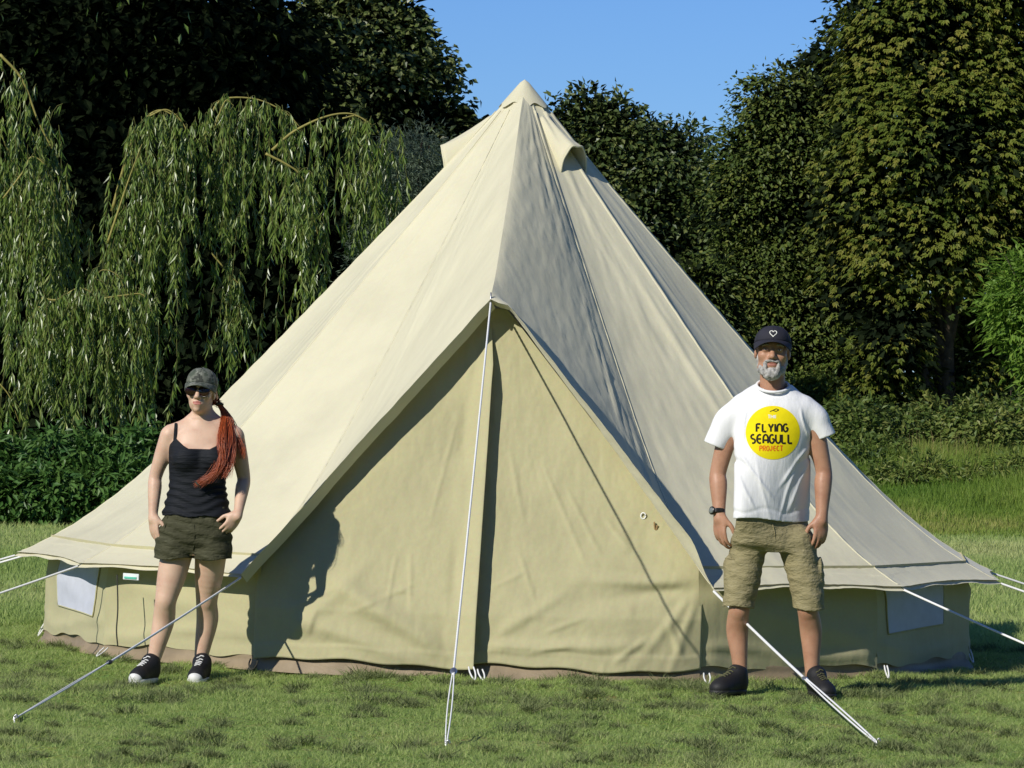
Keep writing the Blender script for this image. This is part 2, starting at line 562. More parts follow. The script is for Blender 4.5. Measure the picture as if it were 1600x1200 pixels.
def vent(a0, label):
    """Cowl vent: an arched hood whose open mouth points down the slope, with a mesh-dark throat."""
    out = np.array([math.sin(a0), -math.cos(a0), 0]); side = np.array([math.cos(a0), math.sin(a0), 0])
    nu, nv = 24, 14
    th = np.linspace(0, PI, nu)[:, None]; s = np.linspace(0, 1, nv)[None]
    r = 0.455 - 0.27 * s
    rz = prof(r) - 0.012
    crest = 2.775 + 0.165 * s - 0.012 * np.sin(PI * s)
    hw = 0.090 * (1 - 0.60 * s)
    c_ = np.cos(th); sn = np.sin(th) ** 0.75
    rr2 = r - 0.02 * (1 - sn) - 0.012 * c_ ** 2
    z_ = rz + np.maximum(crest - rz, 0.004) * sn + 0.006 * np.sin(th * 7 + s * 5) * sn
    pos = rr2[..., None] * out + (c_ * hw)[..., None] * side + z_[..., None] * np.array([0, 0, 1.0])
    uvw = np.stack([np.broadcast_to(th * 0.1, (nu, nv)), np.broadcast_to(s * 0.3, (nu, nv))], -1).reshape(-1, 2)
    hood = mesh_np('air_vent', pos.reshape(-1, 3), grid_faces(nu, nv), M['roof'], tent, True, uvw)
    hood['label'] = label
    sol = hood.modifiers.new('thick', 'SOLIDIFY'); sol.thickness = 0.004
    rim = Bag().tube(pos[:, 0], 0.006, 6).build('vent_rim', M['roof'], hood)
    return hood


vent(rad(-93), 'hooded air vent on the left edge of the roof')
vent(rad(41), 'hooded air vent on the right of the roof, its mouth dark')

# door: two canvas flaps on a slightly bowed vertical face
D_TOP = P_Z - 0.035


def door_half(z): return sum(np.interp(z + o, [0, .42, .54, 1.2, P_Z], [1.135, 1.135, 1.142, 0.612, 0.035]) for o in (-.04, -.02, 0, .02, .04)) / 5


def door_pt(x, z, extra=0.0):
    """x across (metres from the middle seam), z up -> world; bowed outward at the foot."""
    half = door_half(z)
    s = np.clip(x / np.maximum(half, 0.05), -1, 1)
    N = 1.87 + 0.465 * (1 - np.clip((z - 0.3) / 1.5, 0, 1)) + 0.20 * (1 - s ** 4) * (1 - np.clip(z / D_TOP, 0, 1)) ** 2.0
    N = N + extra
    return doorN * N[..., None] + doorE * x[..., None] + np.array([0, 0, 1.0]) * z[..., None]


def door_flap(side):
    nu, nv = 130, 190
    z = np.linspace(0.045, D_TOP - 0.01, nv)[None, :]
    z = np.broadcast_to(z, (nu, nv)).copy()
    half = door_half(z)
    s = np.linspace(0, 1, nu)[:, None] ** 1.15
    ov = 0.035 * np.clip((D_TOP - z) / 0.3, 0, 1)
    seam = -0.012 - 0.015 * (1 - z / D_TOP)
    x = seam * (1 - s) + side * (s * (half + ov) - ov)
    ex = np.zeros((nu, nv))
    ds = s * (half + ov)                      # distance from the free edge
    ex += 0.010 * fbm(x * 2.3 + side * 5, z * 1.3, seed=71 + side, octv=3) * sstep(0, 0.2, np.maximum(half - np.abs(x), 0))
    if side < 0:
        # free edge of the left flap stands proud and overlaps the right one
        ex += (0.085 * np.exp(-(ds / 0.075) ** 2) + 0.015) * np.clip((D_TOP - z - 0.05) / 0.35, 0, 1)
        ex += 0.012 * np.exp(-((ds - 0.13) / 0.035) ** 2) * np.sin(z * 9) * sstep(0, .3, z)
        # long diagonal folds from the foot of the seam
        for (x0, z0, x1, z1, am, wd) in ((-0.12, 0.10, -0.75, 0.46, 0.042, 0.055), (-0.20, 0.05, -0.95, 0.26, 0.026, 0.05), (-0.98, 0.12, -0.55, 0.55, 0.014, 0.04), (-0.30, 0.45, -0.62, 0.30, 0.006, 0.012), (-0.35, 0.62, -0.33, 0.30, 0.005, 0.010), (-0.42, 0.60, -0.45, 0.32, 0.005, 0.010), (-0.55, 0.42, -0.30, 0.40, 0.005, 0.010), (-0.95, 0.30, -0.70, 0.42, 0.007, 0.014), (-0.16, 1.25, -0.26, 0.75, 0.005, 0.013), (-0.85, 0.16, -0.80, 0.34, 0.006, 0.012)):
            dx, dz = x1 - x0, z1 - z0; L = math.hypot(dx, dz)
            tt = ((x - x0) * dx + (z - z0) * dz) / L / L
            nd = ((x - x0) * -dz + (z - z0) * dx) / L
            ex += am * np.exp(-(nd / wd) ** 2) * sstep(-0.1, 0.25, tt) * sstep(1.15, 0.7, tt)
    else:
        # tension folds that fan out of the eave corner on the right
        px, pz = 1.128 - x, z - 0.475
        rad_, ph = np.hypot(px, pz), np.arctan2(pz, px)
        for p0, am, wd, r0, r1 in ((0.03, 0.022, 0.075, 0.05, 0.85), (-0.17, -0.016, 0.08, 0.05, 0.6), (0.22, 0.013, 0.07, 0.1, 0.7), (0.45, 0.008, 0.07, 0.2, 0.9), (-0.9, 0.012, 0.06, 0.05, 0.45), (-1.25, 0.012, 0.05, 0.05, 0.45)):
            ex += am * np.exp(-((ph - p0) * rad_ / (wd * np.maximum(rad_, 0.42))) ** 2) * sstep(0, r0 + 0.12, rad_) * sstep(r1 + 0.25, r1 * 0.3, rad_)
        # roll of slack cloth above the foot
        zz = 0.13 + 0.05 * x
        ex += 0.022 * np.exp(-((z - zz) / 0.030) ** 2) * sstep(0.0, 0.15, x) * sstep(1.0, 0.5, x)
        for (x0, z0, x1, z1, am, wd) in ((0.1, 0.2, 0.45, 0.42, 0.012, 0.03), (0.30, 1.05, 0.55, 0.55, 0.006, 0.012), (0.42, 0.95, 0.62, 0.60, 0.006, 0.012), (0.20, 0.62, 0.30, 0.36, 0.006, 0.011), (0.24, 0.52, 0.08, 0.44, 0.005, 0.010), (0.86, 0.20, 0.70, 0.09, 0.009, 0.016), (0.96, 0.30, 1.05, 0.10, 0.010, 0.016), (0.55, 0.30, 0.35, 0.22, 0.006, 0.012), (0.78, 0.62, 0.62, 0.80, 0.006, 0.014), (0.50, 0.16, 0.28, 0.12, 0.008, 0.013), (0.12, 1.15, 0.22, 0.75, 0.005, 0.014)):
            dx, dz = x1 - x0, z1 - z0; L = math.hypot(dx, dz)
            tt = ((x - x0) * dx + (z - z0) * dz) / L / L
            nd = ((x - x0) * -dz + (z - z0) * dx) / L
            ex += am * np.exp(-(nd / wd) ** 2) * sstep(-0.1, 0.25, tt) * sstep(1.15, 0.7, tt)
    ex += (0.0016 * vnoise(x * 26, z * 14, 0, 81 + side) + 0.0010 * vnoise(x * 60, z * 40, 0, 83 + side)) * sstep(0, 0.1, half - np.abs(x))
    # stitched hem along the foot
    ex += 0.006 * sstep(0.125, 0.115, z)
    z = z + (0.012 * np.sin(x * 5 + side) + 0.006 * np.sin(x * 17)) * sstep(0.25, 0.05, z)
    V = door_pt(x, z, ex)
    uvw = np.stack([x + 20, z * 1.0], -1).reshape(-1, 2)
    f = grid_faces(nu, nv)
    if side < 0: f = f[:, ::-1]
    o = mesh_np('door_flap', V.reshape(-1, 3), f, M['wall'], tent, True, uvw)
    o['label'] = 'left door flap, its free edge lapping over the seam' if side < 0 else 'right door flap with folds fanning from the eave corner'
    so = o.modifiers.new('thick', 'SOLIDIFY'); so.thickness = 0.004; so.offset = 0
    return V


VL = door_flap(-1)
VR = door_flap(1)

# side walls, one canvas panel between neighbouring poles
def wall_base(k, u, z, extra=0.0):
    a0, a1 = az(k), az(k + 1)
    A = np.array([math.sin(a0), -math.cos(a0), 0]); B = np.array([math.sin(a1), -math.cos(a1), 0])
    d = A * (1 - u[..., None]) + B * u[..., None]
    r = R_WALL + 0.018 * np.sin(PI * np.clip(z / 0.5, 0, 1)) * 0 - 0.025 * sstep(0.3, 0.55, z) + extra
    return d * r[..., None] + np.array([0, 0, 1.0]) * z[..., None]


wall_pts = {}
for k in range(-7, 7):
    if k in (-1, 0): continue
    nu, nv = 40, 26
    u = np.broadcast_to(np.linspace(0, 1, nu)[:, None], (nu, nv)); z = np.broadcast_to(np.linspace(0.05, 0.57, nv)[None], (nu, nv)).copy()
    ex = 0.010 * fbm(u * 3 + 7 * k, z * 3, seed=90 + k) + 0.012 * np.exp(-((z - 0.13 - 0.03 * np.sin(u * 5 + k)) / 0.03) ** 2)
    ex += 0.02 * np.exp(-((z - 0.3 + 0.25 * (u - .5)) / 0.05) ** 2) * (0.5 + 0.5 * math.sin(k * 3))
    ex = ex * sstep(0, 0.08, np.minimum(u, 1 - u)) + 0.005 * sstep(0.115, 0.10, z)
    ex = ex * sstep(0.50, 0.42, z)
    z += (0.012 * np.sin(u * 9 + k) + 0.006 * np.sin(u * 23)) * sstep(0.2, 0.05, z)
    V = wall_base(k, u, z, ex)
    uvw = np.stack([u * 1.16 + k * 2, z], -1).reshape(-1, 2)
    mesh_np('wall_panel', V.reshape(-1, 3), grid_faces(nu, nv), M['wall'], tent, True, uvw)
    wall_pts[k] = V
    # tan groundsheet edge that shows under the wall
    n2 = 60
    uu = np.linspace(0, 1, n2)
    top = wall_base(k, uu, 0.085 + 0.010 * np.sin(uu * 7 + k), np.full(n2, -0.020))
    bot = wall_base(k, uu, np.full(n2, -0.02), 0.030 + 0.015 * np.sin(uu * 11 + k * 2))
    strip('groundsheet_edge', top, bot, M['ground_sheet'], 8, tent, (0.010 * np.sin(np.linspace(0, 3, 8) * 2 + 1))[None, :, None] * np.stack([np.sin(az(k + .5)), -np.cos(az(k + .5)), 0])[None, None])
# the same edge under the door
xx = np.linspace(-1.13, 1.13, 120)
top = door_pt(xx, np.full(120, 0.095), np.full(120, -0.035)); bot = door_pt(xx, np.full(120, -0.02), 0.012 + 0.014 * np.sin(xx * 6) + 0.006 * np.sin(xx * 19))
strip('groundsheet_edge', top, bot, M['ground_sheet'], 8)['label'] = 'groundsheet edge showing under the door'


def window(k, u0, u1, z0, z1, dz, label):
    nu, nv = 16, 12
    s = np.linspace(0, 1, nu)[:, None]; t = np.linspace(0, 1, nv)[None]
    u = np.broadcast_to(u0 + (u1 - u0) * s + 0.03 * (1 - t) * (1 - 2 * s), (nu, nv)) * 1.0
    z = z0 + (z1 - z0) * t + dz * s
    zi = np.clip((z - 0.05) / 0.52 * 25, 0, 24.99); ui = np.clip(u * 39, 0, 38.99)
    W = wall_pts[k]; i0, j0 = ui.astype(int), zi.astype(int); fi, fj = (ui - i0)[..., None], (zi - j0)[..., None]
    V = (W[i0, j0] * (1 - fi) + W[i0 + 1, j0] * fi) * (1 - fj) + (W[i0, j0 + 1] * (1 - fi) + W[i0 + 1, j0 + 1] * fi) * fj
    d = np.array([math.sin(az(k + .5)), -math.cos(az(k + .5)), 0])
    V = V + d * 0.006
    o = mesh_np('window', V.reshape(-1, 3), grid_faces(nu, nv), M['mesh'], tent, True)
    o['label'] = label
    edge = np.vstack([V[:, 0], V[-1, :], V[::-1, -1], V[0, ::-1]])
    Bag().tube(edge, 0.004, 5).build('window_binding', M['wall'], o)


window(-3, 0.22, 0.88, 0.20, 0.47, -0.02, 'white mesh window in the sunlit wall')
window(2, 0.08, 0.72, 0.21, 0.46, 0.03, 'pale mesh window in the shaded wall')

# little white-and-green sewn label under the left eave
pl = at(205, 901, 26 - 2.72 * math.cos(rad(45)))
b_ = Bag(); b_.box(npv(pl), (0.058, 0.003, 0.016), Matrix.Rotation(rad(-42), 3, 'Z'))
lab = b_.build('sewn_label', M['label_white'], tent, False)
b_ = Bag(); b_.box(npv(pl) + [-0.004, -0.004, -0.006], (0.045, 0.002, 0.005), Matrix.Rotation(rad(-42), 3, 'Z'))
b_.build('label_print', M['label_green'], lab, False)


def loop(p0, p1, w, mat=None, r=0.0042):
    """Peg loop: a cord that runs from the hem down to a peg and back."""
    p0, p1 = npv(p0), npv(p1)
    s = np.array([w, 0, 0])
    pts = smoothcurve([p0 - s, p0 * .5 + p1 * .5 - s * 1.1, p1 - s * .4, p1 + s * .4, p0 * .5 + p1 * .5 + s * 1.1, p0 + s], 26)
    return Bag().tube(pts, r, 6).build('peg_loop', mat or M['rope'], tent)


for (X0, Y0, X1, Y1, d, w, mt) in ((72, 972, 60, 998, 26.0, .006, 'rope'), (166, 1012, 152, 1032, 24.35, .010, 'rope'), (397, 1030, 393, 1058, 23.62, .018, 'cord'),
                                   (736, 1042, 741, 1072, 23.28, .012, 'rope'), (750, 1046, 755, 1072, 23.26, .012, 'rope'), (1104, 1052, 1106, 1076, 23.4, .014, 'rope'),
                                   (1384, 1040, 1388, 1058, 24.1, .007, 'rope'), (1514, 1015, 1520, 1034, 25.3, .007, 'rope')):
    q = at(X1, Y1, d - 0.10); q.z = max(q.z, 0.0)
    loop(at(X0, Y0, d), q, w, M[mt])
# tie cords hanging on the left wall and the door toggles on the right edge
pts = [at(183, 898, 24.2), at(184, 950, 24.17), at(182, 985, 24.15), at(184, 1010, 24.15)]
Bag().tube(smoothcurve(pts, 24), 0.004, 5).build('tie_cord', M['cord'], tent)
dv_ = BVHTree.FromPolygons([tuple(v) for v in VR.reshape(-1, 3)], [tuple(int(q) for q in f) for f in grid_faces(*VR.shape[:2])])
for X, Y in ((1005, 806), (1022, 822)):
    o_ = at(X, Y, 20.0); hit = dv_.ray_cast(o_, (at(X, Y, 23) - o_).normalized())
    pt = npv(hit[0] if hit[0] else at(X, Y, 23.7)) + [0, -0.008, 0]
    bg_ = Bag(); th = np.linspace(0, 2 * PI, 14)
    if X < 1010: bg_.tube(np.stack([pt[0] + 0.012 * np.cos(th), pt[1] + 0 * th, pt[2] + 0.016 * np.sin(th)], -1), 0.004, 6)
    else: bg_.tube(smoothcurve([pt + [0, 0, .022], pt + [.004, 0, -.012], pt + [.012, 0, -.020], pt + [.016, 0, .005]], 12), 0.005, 6)
    bg_.build('toggle_loop', M['rope'] if X < 1010 else M['toggle'], tent)
# two centre-pole and A-frame tubes inside
Bag().tube([[0, 0, 0], [0, 0, 3.06]], 0.019, 10).build('centre_pole', M['metal'], tent)
fr = [doorN * 2.12 + doorE * -1.05 + [0, 0, 0.02], doorN * 2.12 + doorE * -0.9 + [0, 0, .6], doorN * 1.85 + doorE * -.03 + [0, 0, 1.80], doorN * 1.85 + doorE * .03 + [0, 0, 1.80], doorN * 2.12 + doorE * 0.9 + [0, 0, .6], doorN * 2.12 + doorE * 1.05 + [0, 0, .02]]
Bag().tube(fr, 0.012, 8).build('door_frame', M['metal'], tent)
# the spike that pokes through the peak
pk = polar(np.array(P_R - 0.01), np.array(AZ0), np.array(P_Z))
Bag().tube([pk + [0, 0, -0.05], pk + [0, 0, 0.035]], [0.006, 0.004], 6).build('peak_pin', M['metal'], tent)


# ------------------------------------------------------------------ guy ropes
def guy(top, peg, slide, label, r=0.0062, double=True, dark=False):
    top, peg = npv(top), npv(peg)
    peg[2] = max(peg[2], 0.0)
    root = empty('guy_rope', tuple(peg), label, 'guy rope', 'guy ropes of the tent')
    dirv = peg - top; L = np.linalg.norm(dirv); dirv /= L
    t = np.linspace(0, 1, 60)[:, None]
    line = top + (peg - top) * t
    line[:, 2] -= 0.012 * np.sin(PI * t[:, 0])
    ns = int(60 * slide)
    # twisted look: slight radius beat
    rad_ = r * (1 + 0.10 * np.sin(np.arange(600) * 1.9))
    up = np.stack([np.interp(np.linspace(0, slide, 600), t[:, 0], line[:, i]) for i in range(3)], -1)
    Bag().tube(up, rad_, 7).build('rope_line', M['rope'], root)
    lo = np.stack([np.interp(np.linspace(slide, 1, 40), t[:, 0], line[:, i]) for i in range(3)], -1)
    sidev = np.cross(dirv, [0, 0, 1]); sidev /= np.linalg.norm(sidev)
    bow = np.sin(np.linspace(0, PI, 40))[:, None] * 0.007 + 0.003
    b_ = Bag(); b_.tube(lo + sidev * bow, r * 0.62, 7); b_.tube(lo - sidev * bow * 0.8 + [0, 0, 0.004], r * 0.62, 7)
    b_.build('rope_loop', M['rope'], root)
    c = lo[0]
    z_ = dirv; x_ = sidev; y_ = np.cross(z_, x_)
    b_ = Bag()
    R = np.stack([x_, y_, z_], 1)
    b_.ball(c, (0.016, 0.010, 0.034), R, 10, 7)
    b_.build('slider', M['slider'] if dark else M['metal'], root)
    b_ = Bag()
    hd = peg + [0, 0, 0.012]
    b_.tube([peg + dirv * [-0.3, -0.3, 0] * 0.2 + [0, 0, -0.18], hd], 0.0045, 6)
    b_.tube(smoothcurve([hd, hd + [0.010, 0, 0.008], hd + [0.016, 0, -0.008]], 8), 0.004, 6)
    b_.build('peg', M['metal'], root)
    return root


def corner(k, z=None):
    p = polar(np.array(R_EAVE + 0.005), np.array(az(k)), np.array(0.452))
    return p


guy(pk + [0, -0.01, -0.02], ground_at(697, 1164), 0.86, 'white guy rope running straight down past the middle of the door', 0.0050)
guy(corner(-1), ground_at(22, 1124), 0.62, 'guy rope crossing the woman\'s shins down to the lower left lawn', 0.0055, dark=True)
guy(corner(1), ground_at(1370, 1161), 0.60, 'white guy rope slanting across the man\'s shins', 0.0066)
for k, lb in ((2, 'guy rope in front of the shaded right wall window'), (3, 'guy rope from the right-hand eave tip, lower of the two there'), (4, 'thin guy rope behind the right-hand eave tip, upper of the two there'),
              (-2, 'guy rope crossing the white mesh window on the left wall'), (-3, 'guy rope from the left eave tip, lowest of the three there'), (-4, 'guy rope from behind the left eave tip, uppermost of the three there')):
    c = corner(k); a_ = az(k)
    guy(c, c + np.array([1.6 * math.sin(a_), -1.6 * math.cos(a_), -0.5]), 0.66, lb, 0.006)
# ------------------------------------------------------------------ people: distance fields meshed into one continuous skin
class Field:
    def __init__(s, lo, hi, h):
        s.lo = np.array(lo, float); s.h = h
        s.n = np.ceil((np.array(hi) - s.lo) / h).astype(int) + 1
        s.D = np.full(s.n, 0.06, np.float32)
        s.ax = [s.lo[i] + h * np.arange(s.n[i]) for i in range(3)]

    def sub(s, lo, hi):
        a = np.clip(np.floor((np.asarray(lo) - s.lo) / s.h).astype(int), 0, s.n - 1)
        b = np.clip(np.ceil((np.asarray(hi) - s.lo) / s.h).astype(int) + 1, 1, s.n)
        sl = tuple(slice(a[i], b[i]) for i in range(3))
        x = s.ax[0][sl[0]][:, None, None]; y = s.ax[1][sl[1]][None, :, None]; z = s.ax[2][sl[2]][None, None, :]
        return sl, x, y, z

    def _mix(s, sl, d, k, op):
        o = s.D[sl]
        if op == 'u':
            if k <= 0: r = np.minimum(o, d)
            else:
                h = np.clip(0.5 + 0.5 * (d - o) / k, 0, 1); r = d * (1 - h) + o * h - k * h * (1 - h)
        else:      # subtract
            if k <= 0: r = np.maximum(o, -d)
            else:
                h = np.clip(0.5 - 0.5 * (o + d) / k, 0, 1); r = o * (1 - h) - d * h + k * h * (1 - h)
        s.D[sl] = r

    def cap(s, a, b, ra, rb, k=0.02, op='u', sq=None):
        """Tapered limb from a to b; sq=(direction, factor) flattens it along a direction."""
        a, b = npv(a), npv(b); m = max(ra, rb) + 0.05 + k
        sl, x, y, z = s.sub(np.minimum(a, b) - m, np.maximum(a, b) + m)
        if min(s.D[sl].shape) == 0: return s
        ab = b - a; L2 = ab @ ab + 1e-12
        px, py, pz = x - a[0], y - a[1], z - a[2]
        t = np.clip((px * ab[0] + py * ab[1] + pz * ab[2]) / L2, 0, 1)
        qx, qy, qz = px - ab[0] * t, py - ab[1] * t, pz - ab[2] * t
        if sq is not None:
            d_, f_ = npv(sq[0]), sq[1]; d_ = d_ / np.linalg.norm(d_)
            c = (qx * d_[0] + qy * d_[1] + qz * d_[2]) * (1 / f_ - 1)
            qx, qy, qz = qx + c * d_[0], qy + c * d_[1], qz + c * d_[2]
        tt = t * t * (3 - 2 * t) * 0.5 + t * 0.5
        s._mix(sl, np.sqrt(qx * qx + qy * qy + qz * qz) - (ra + (rb - ra) * tt), k, op)
        return s

    def chain(s, pts, rs, k=0.02, sq=None, n=None):
        """One smooth tapered limb through all the points, joined to the rest once (no bulges at its own joints)."""
        P = np.concatenate([np.array(pts, float), np.array(rs, float)[:, None]], 1)
        C = smoothcurve(P, n or (len(pts) - 1) * 5 + 1)
        m = max(rs) + 0.05 + k
        sl, x, y, z = s.sub(C[:, :3].min(0) - m, C[:, :3].max(0) + m)
        if min(s.D[sl].shape) == 0: return s
        d = np.full(s.D[sl].shape, 1.0, np.float32)
        for i in range(len(C) - 1):
            a, b, ra, rb = C[i, :3], C[i + 1, :3], C[i, 3], C[i + 1, 3]
            ab = b - a; L2 = ab @ ab + 1e-12
            px, py, pz = x - a[0], y - a[1], z - a[2]
            t = np.clip((px * ab[0] + py * ab[1] + pz * ab[2]) / L2, 0, 1)
            qx, qy, qz = px - ab[0] * t, py - ab[1] * t, pz - ab[2] * t
            if sq is not None:
                d_, f_ = npv(sq[0]), sq[1]; d_ = d_ / np.linalg.norm(d_)
                c = (qx * d_[0] + qy * d_[1] + qz * d_[2]) * (1 / f_ - 1)
                qx, qy, qz = qx + c * d_[0], qy + c * d_[1], qz + c * d_[2]
            d = np.minimum(d, np.sqrt(qx * qx + qy * qy + qz * qz) - (ra + (rb - ra) * t))
        s._mix(sl, d, k, 'u')
        return s

    def ell(s, c, r, R=None, k=0.02, op='u'):
        c = npv(c); r = npv(r); m = max(r) + 0.05 + k
        sl, x, y, z = s.sub(c - m, c + m)
        if min(s.D[sl].shape) == 0: return s
        px, py, pz = x - c[0], y - c[1], z - c[2]
        if R is not None:
            R = np.asarray(R)
            px, py, pz = [px * R[0, i] + py * R[1, i] + pz * R[2, i] for i in range(3)]
        k0 = np.sqrt((px / r[0]) ** 2 + (py / r[1]) ** 2 + (pz / r[2]) ** 2)
        k1 = np.sqrt((px / r[0] ** 2) ** 2 + (py / r[1] ** 2) ** 2 + (pz / r[2] ** 2) ** 2) + 1e-9
        s._mix(sl, np.clip(k0 * (k0 - 1) / k1, -0.2, 0.2), k, op)
        return s

    def loft(s, keys, k=0.02, n=2.3, op='u'):
        """keys: rows (z, cx, cy, half width, half depth), sorted upward."""
        K = np.array([tuple(k_) + (0,) * (6 - len(k_)) for k_ in sorted(keys)], float)
        lo = [(K[:, 1] - K[:, 3]).min() - .06, (K[:, 2] - K[:, 4]).min() - .06 - .25 * K[:, 5].max(), K[0, 0] - .05]
        hi = [(K[:, 1] + K[:, 3]).max() + .06, (K[:, 2] + K[:, 4]).max() + .06 + .25 * K[:, 5].max(), K[-1, 0] + .05]
        sl, x, y, z = s.sub(lo, hi)
        zz = np.clip(z.ravel(), K[0, 0], K[-1, 0])
        cv = smoothcurve(K, 160)
        o = np.argsort(cv[:, 0])
        f = [np.interp(zz, cv[o, 0], cv[o, i])[None, None, :] for i in range(1, 6)]
        q = (np.abs((x - f[0]) / f[2]) ** n + np.abs((y - f[1] - f[4] * (x - f[0])) / f[3]) ** n) ** (1 / n)
        d = (q - 1) * np.minimum(f[2], f[3])
        zm, hz = (K[0, 0] + K[-1, 0]) / 2, (K[-1, 0] - K[0, 0]) / 2
        s._mix(sl, np.maximum(d, np.abs(z - zm) - hz), k, op)
        return s

    def mesh(s):
        D = s.D
        ins = D < 0
        c = np.zeros(np.array(D.shape) - 1, np.int8)
        for a in (0, 1):
            for b in (0, 1):
                for d in (0, 1):
                    c += ins[a:a + c.shape[0], b:b + c.shape[1], d:d + c.shape[2]]
        act = (c > 0) & (c < 8)
        I = np.argwhere(act)
        idx = np.full(act.shape, -1, np.int32); idx[act] = np.arange(len(I))
        acc = np.zeros((len(I), 3)); cnt = np.zeros(len(I))
        corner = [(a, b, d) for a in (0, 1) for b in (0, 1) for d in (0, 1)]
        val = {q: D[I[:, 0] + q[0], I[:, 1] + q[1], I[:, 2] + q[2]].astype(float) for q in corner}
        for q in corner:
            for axi in range(3):
                if q[axi]: continue
                r = list(q); r[axi] = 1; r = tuple(r)
                va, vb = val[q], val[r]
                m = (va < 0) != (vb < 0)
                t = np.where(m, va / np.where(m, va - vb, 1), 0)
                pnt = np.tile(np.array(q, float), (len(I), 1)); pnt[:, axi] = t
                acc += pnt * m[:, None]; cnt += m
        V = s.lo + s.h * (I + acc / cnt[:, None])
        F = []
        for axi in range(3):
            o1, o2 = (axi + 1) % 3, (axi + 2) % 3
            sa = [slice(None)] * 3; sb = [slice(None)] * 3
            sa[axi] = slice(0, -1); sb[axi] = slice(1, None)
            x_ = ins[tuple(sa)] != ins[tuple(sb)]
            E = np.argwhere(x_)
            E = E[(E[:, o1] > 0) & (E[:, o2] > 0) & (E[:, o1] < D.shape[o1] - 1) & (E[:, o2] < D.shape[o2] - 1)]
            if not len(E): continue
            def cell(d1, d2):
                g = E.copy(); g[:, o1] -= d1; g[:, o2] -= d2
                return idx[g[:, 0], g[:, 1], g[:, 2]]
            quad = np.stack([cell(1, 1), cell(0, 1), cell(0, 0), cell(1, 0)], -1)
            fl = ins[E[:, 0], E[:, 1], E[:, 2]]
            quad = np.where(fl[:, None], quad, quad[:, ::-1])
            F.append(quad[(quad >= 0).all(1)])
        return V, np.concatenate(F)


def relax(V, F, it=2, w=0.5):
    for _ in range(it):
        S = np.zeros_like(V); C = np.zeros(len(V))
        for i in range(4):
            a, b = F[:, i], F[:, (i + 1) % 4]
            for ax_ in range(3):
                S[:, ax_] += np.bincount(a, V[b, ax_], len(V)) + np.bincount(b, V[a, ax_], len(V))
            C += np.bincount(a, minlength=len(V)) + np.bincount(b, minlength=len(V))
        V = V * (1 - w) + w * S / np.maximum(C, 1)[:, None]
    return V


def soften(V, F, z0):
    """Smooths limbs and trunk well, the face only a little."""
    a = relax(V, F, 1, .4); b = relax(V, F, 7, .5)
    w = sstep(z0 + .02, z0 - .06, V[:, 2])[:, None]
    return a * (1 - w) + b * w


def bvh_of(V, F): return BVHTree.FromPolygons([tuple(v) for v in V], [tuple(int(i) for i in f) for f in F])


def mat_skin(name, col, dark):
    m, n, l, p = mat_new(name)
    tc = n.new('ShaderNodeTexCoord')
    t = noise_node(n, l, tc.outputs['Object'], 14, 5, 0.65)
    r = ramp(n, [(0.25, dark), (0.55, col), (0.8, [min(1, c * 1.08) for c in col])])
    l.new(t.outputs['Fac'], r.inputs[0]); l.new(r.outputs[0], p.inputs['Base Color'])
    p.inputs['Roughness'].default_value = 0.48
    p.inputs['Specular IOR Level'].default_value = 0.35
    p.inputs['Subsurface Weight'].default_value = 0.12
    p.inputs['Subsurface Radius'].default_value = (1.0, 0.35, 0.2)
    p.inputs['Subsurface Scale'].default_value = 0.006
    t2 = noise_node(n, l, tc.outputs['Object'], 260, 3, 0.6)
    b = n.new('ShaderNodeBump'); b.inputs['Strength'].default_value = 0.15; b.inputs['Distance'].default_value = 0.001
    l.new(t2.outputs['Fac'], b.inputs['Height']); l.new(b.outputs[0], p.inputs['Normal'])
    return m


def mat_cloth(name, col, rough=0.85, fold=0.5, fscale=(7, 7, 3), weave=900, var=0.12, wash=None):
    m, n, l, p = mat_new(name)
    tc = n.new('ShaderNodeTexCoord')
    t = noise_node(n, l, tc.outputs['Object'], 9, 4, 0.6)
    stops = [(0.3, [c * (1 - var) for c in col]), (0.7, [min(1, c * (1 + var)) for c in col])]
    r = ramp(n, stops)
    l.new(t.outputs['Fac'], r.inputs[0])
    out = r.outputs[0]
    if wash is not None:        # pale worn lines along the creases
        t3 = noise_node(n, l, tc.outputs['Object'], 1.0, 4, 0.6, (16, 16, 85))
        r3 = ramp(n, [(0.50, (0, 0, 0)), (0.68, (1, 1, 1))])
        l.new(t3.outputs['Fac'], r3.inputs[0])
        mx = n.new('ShaderNodeMix'); mx.data_type = 'RGBA'
        l.new(r3.outputs[0], mx.inputs[0]); l.new(out, mx.inputs[6]); mx.inputs[7].default_value = (*wash, 1)
        out = mx.outputs[2]
    l.new(out, p.inputs['Base Color'])
    p.inputs['Roughness'].default_value = rough
    p.inputs['Specular IOR Level'].default_value = 0.15
    f = noise_node(n, l, tc.outputs['Object'], 1.0, 4, 0.6, fscale)
    b = n.new('ShaderNodeBump'); b.inputs['Strength'].default_value = fold; b.inputs['Distance'].default_value = 0.02
    l.new(f.outputs['Fac'], b.inputs['Height'])
    w = noise_node(n, l, tc.outputs['Object'], weave, 2, 0.5)
    b2 = n.new('ShaderNodeBump'); b2.inputs['Strength'].default_value = 0.15; b2.inputs['Distance'].default_value = 0.001
    l.new(w.outputs['Fac'], b2.inputs['Height']); l.new(b.outputs[0], b2.inputs['Normal'])
    l.new(b2.outputs[0], p.inputs['Normal'])
    return m, n, l, p, out


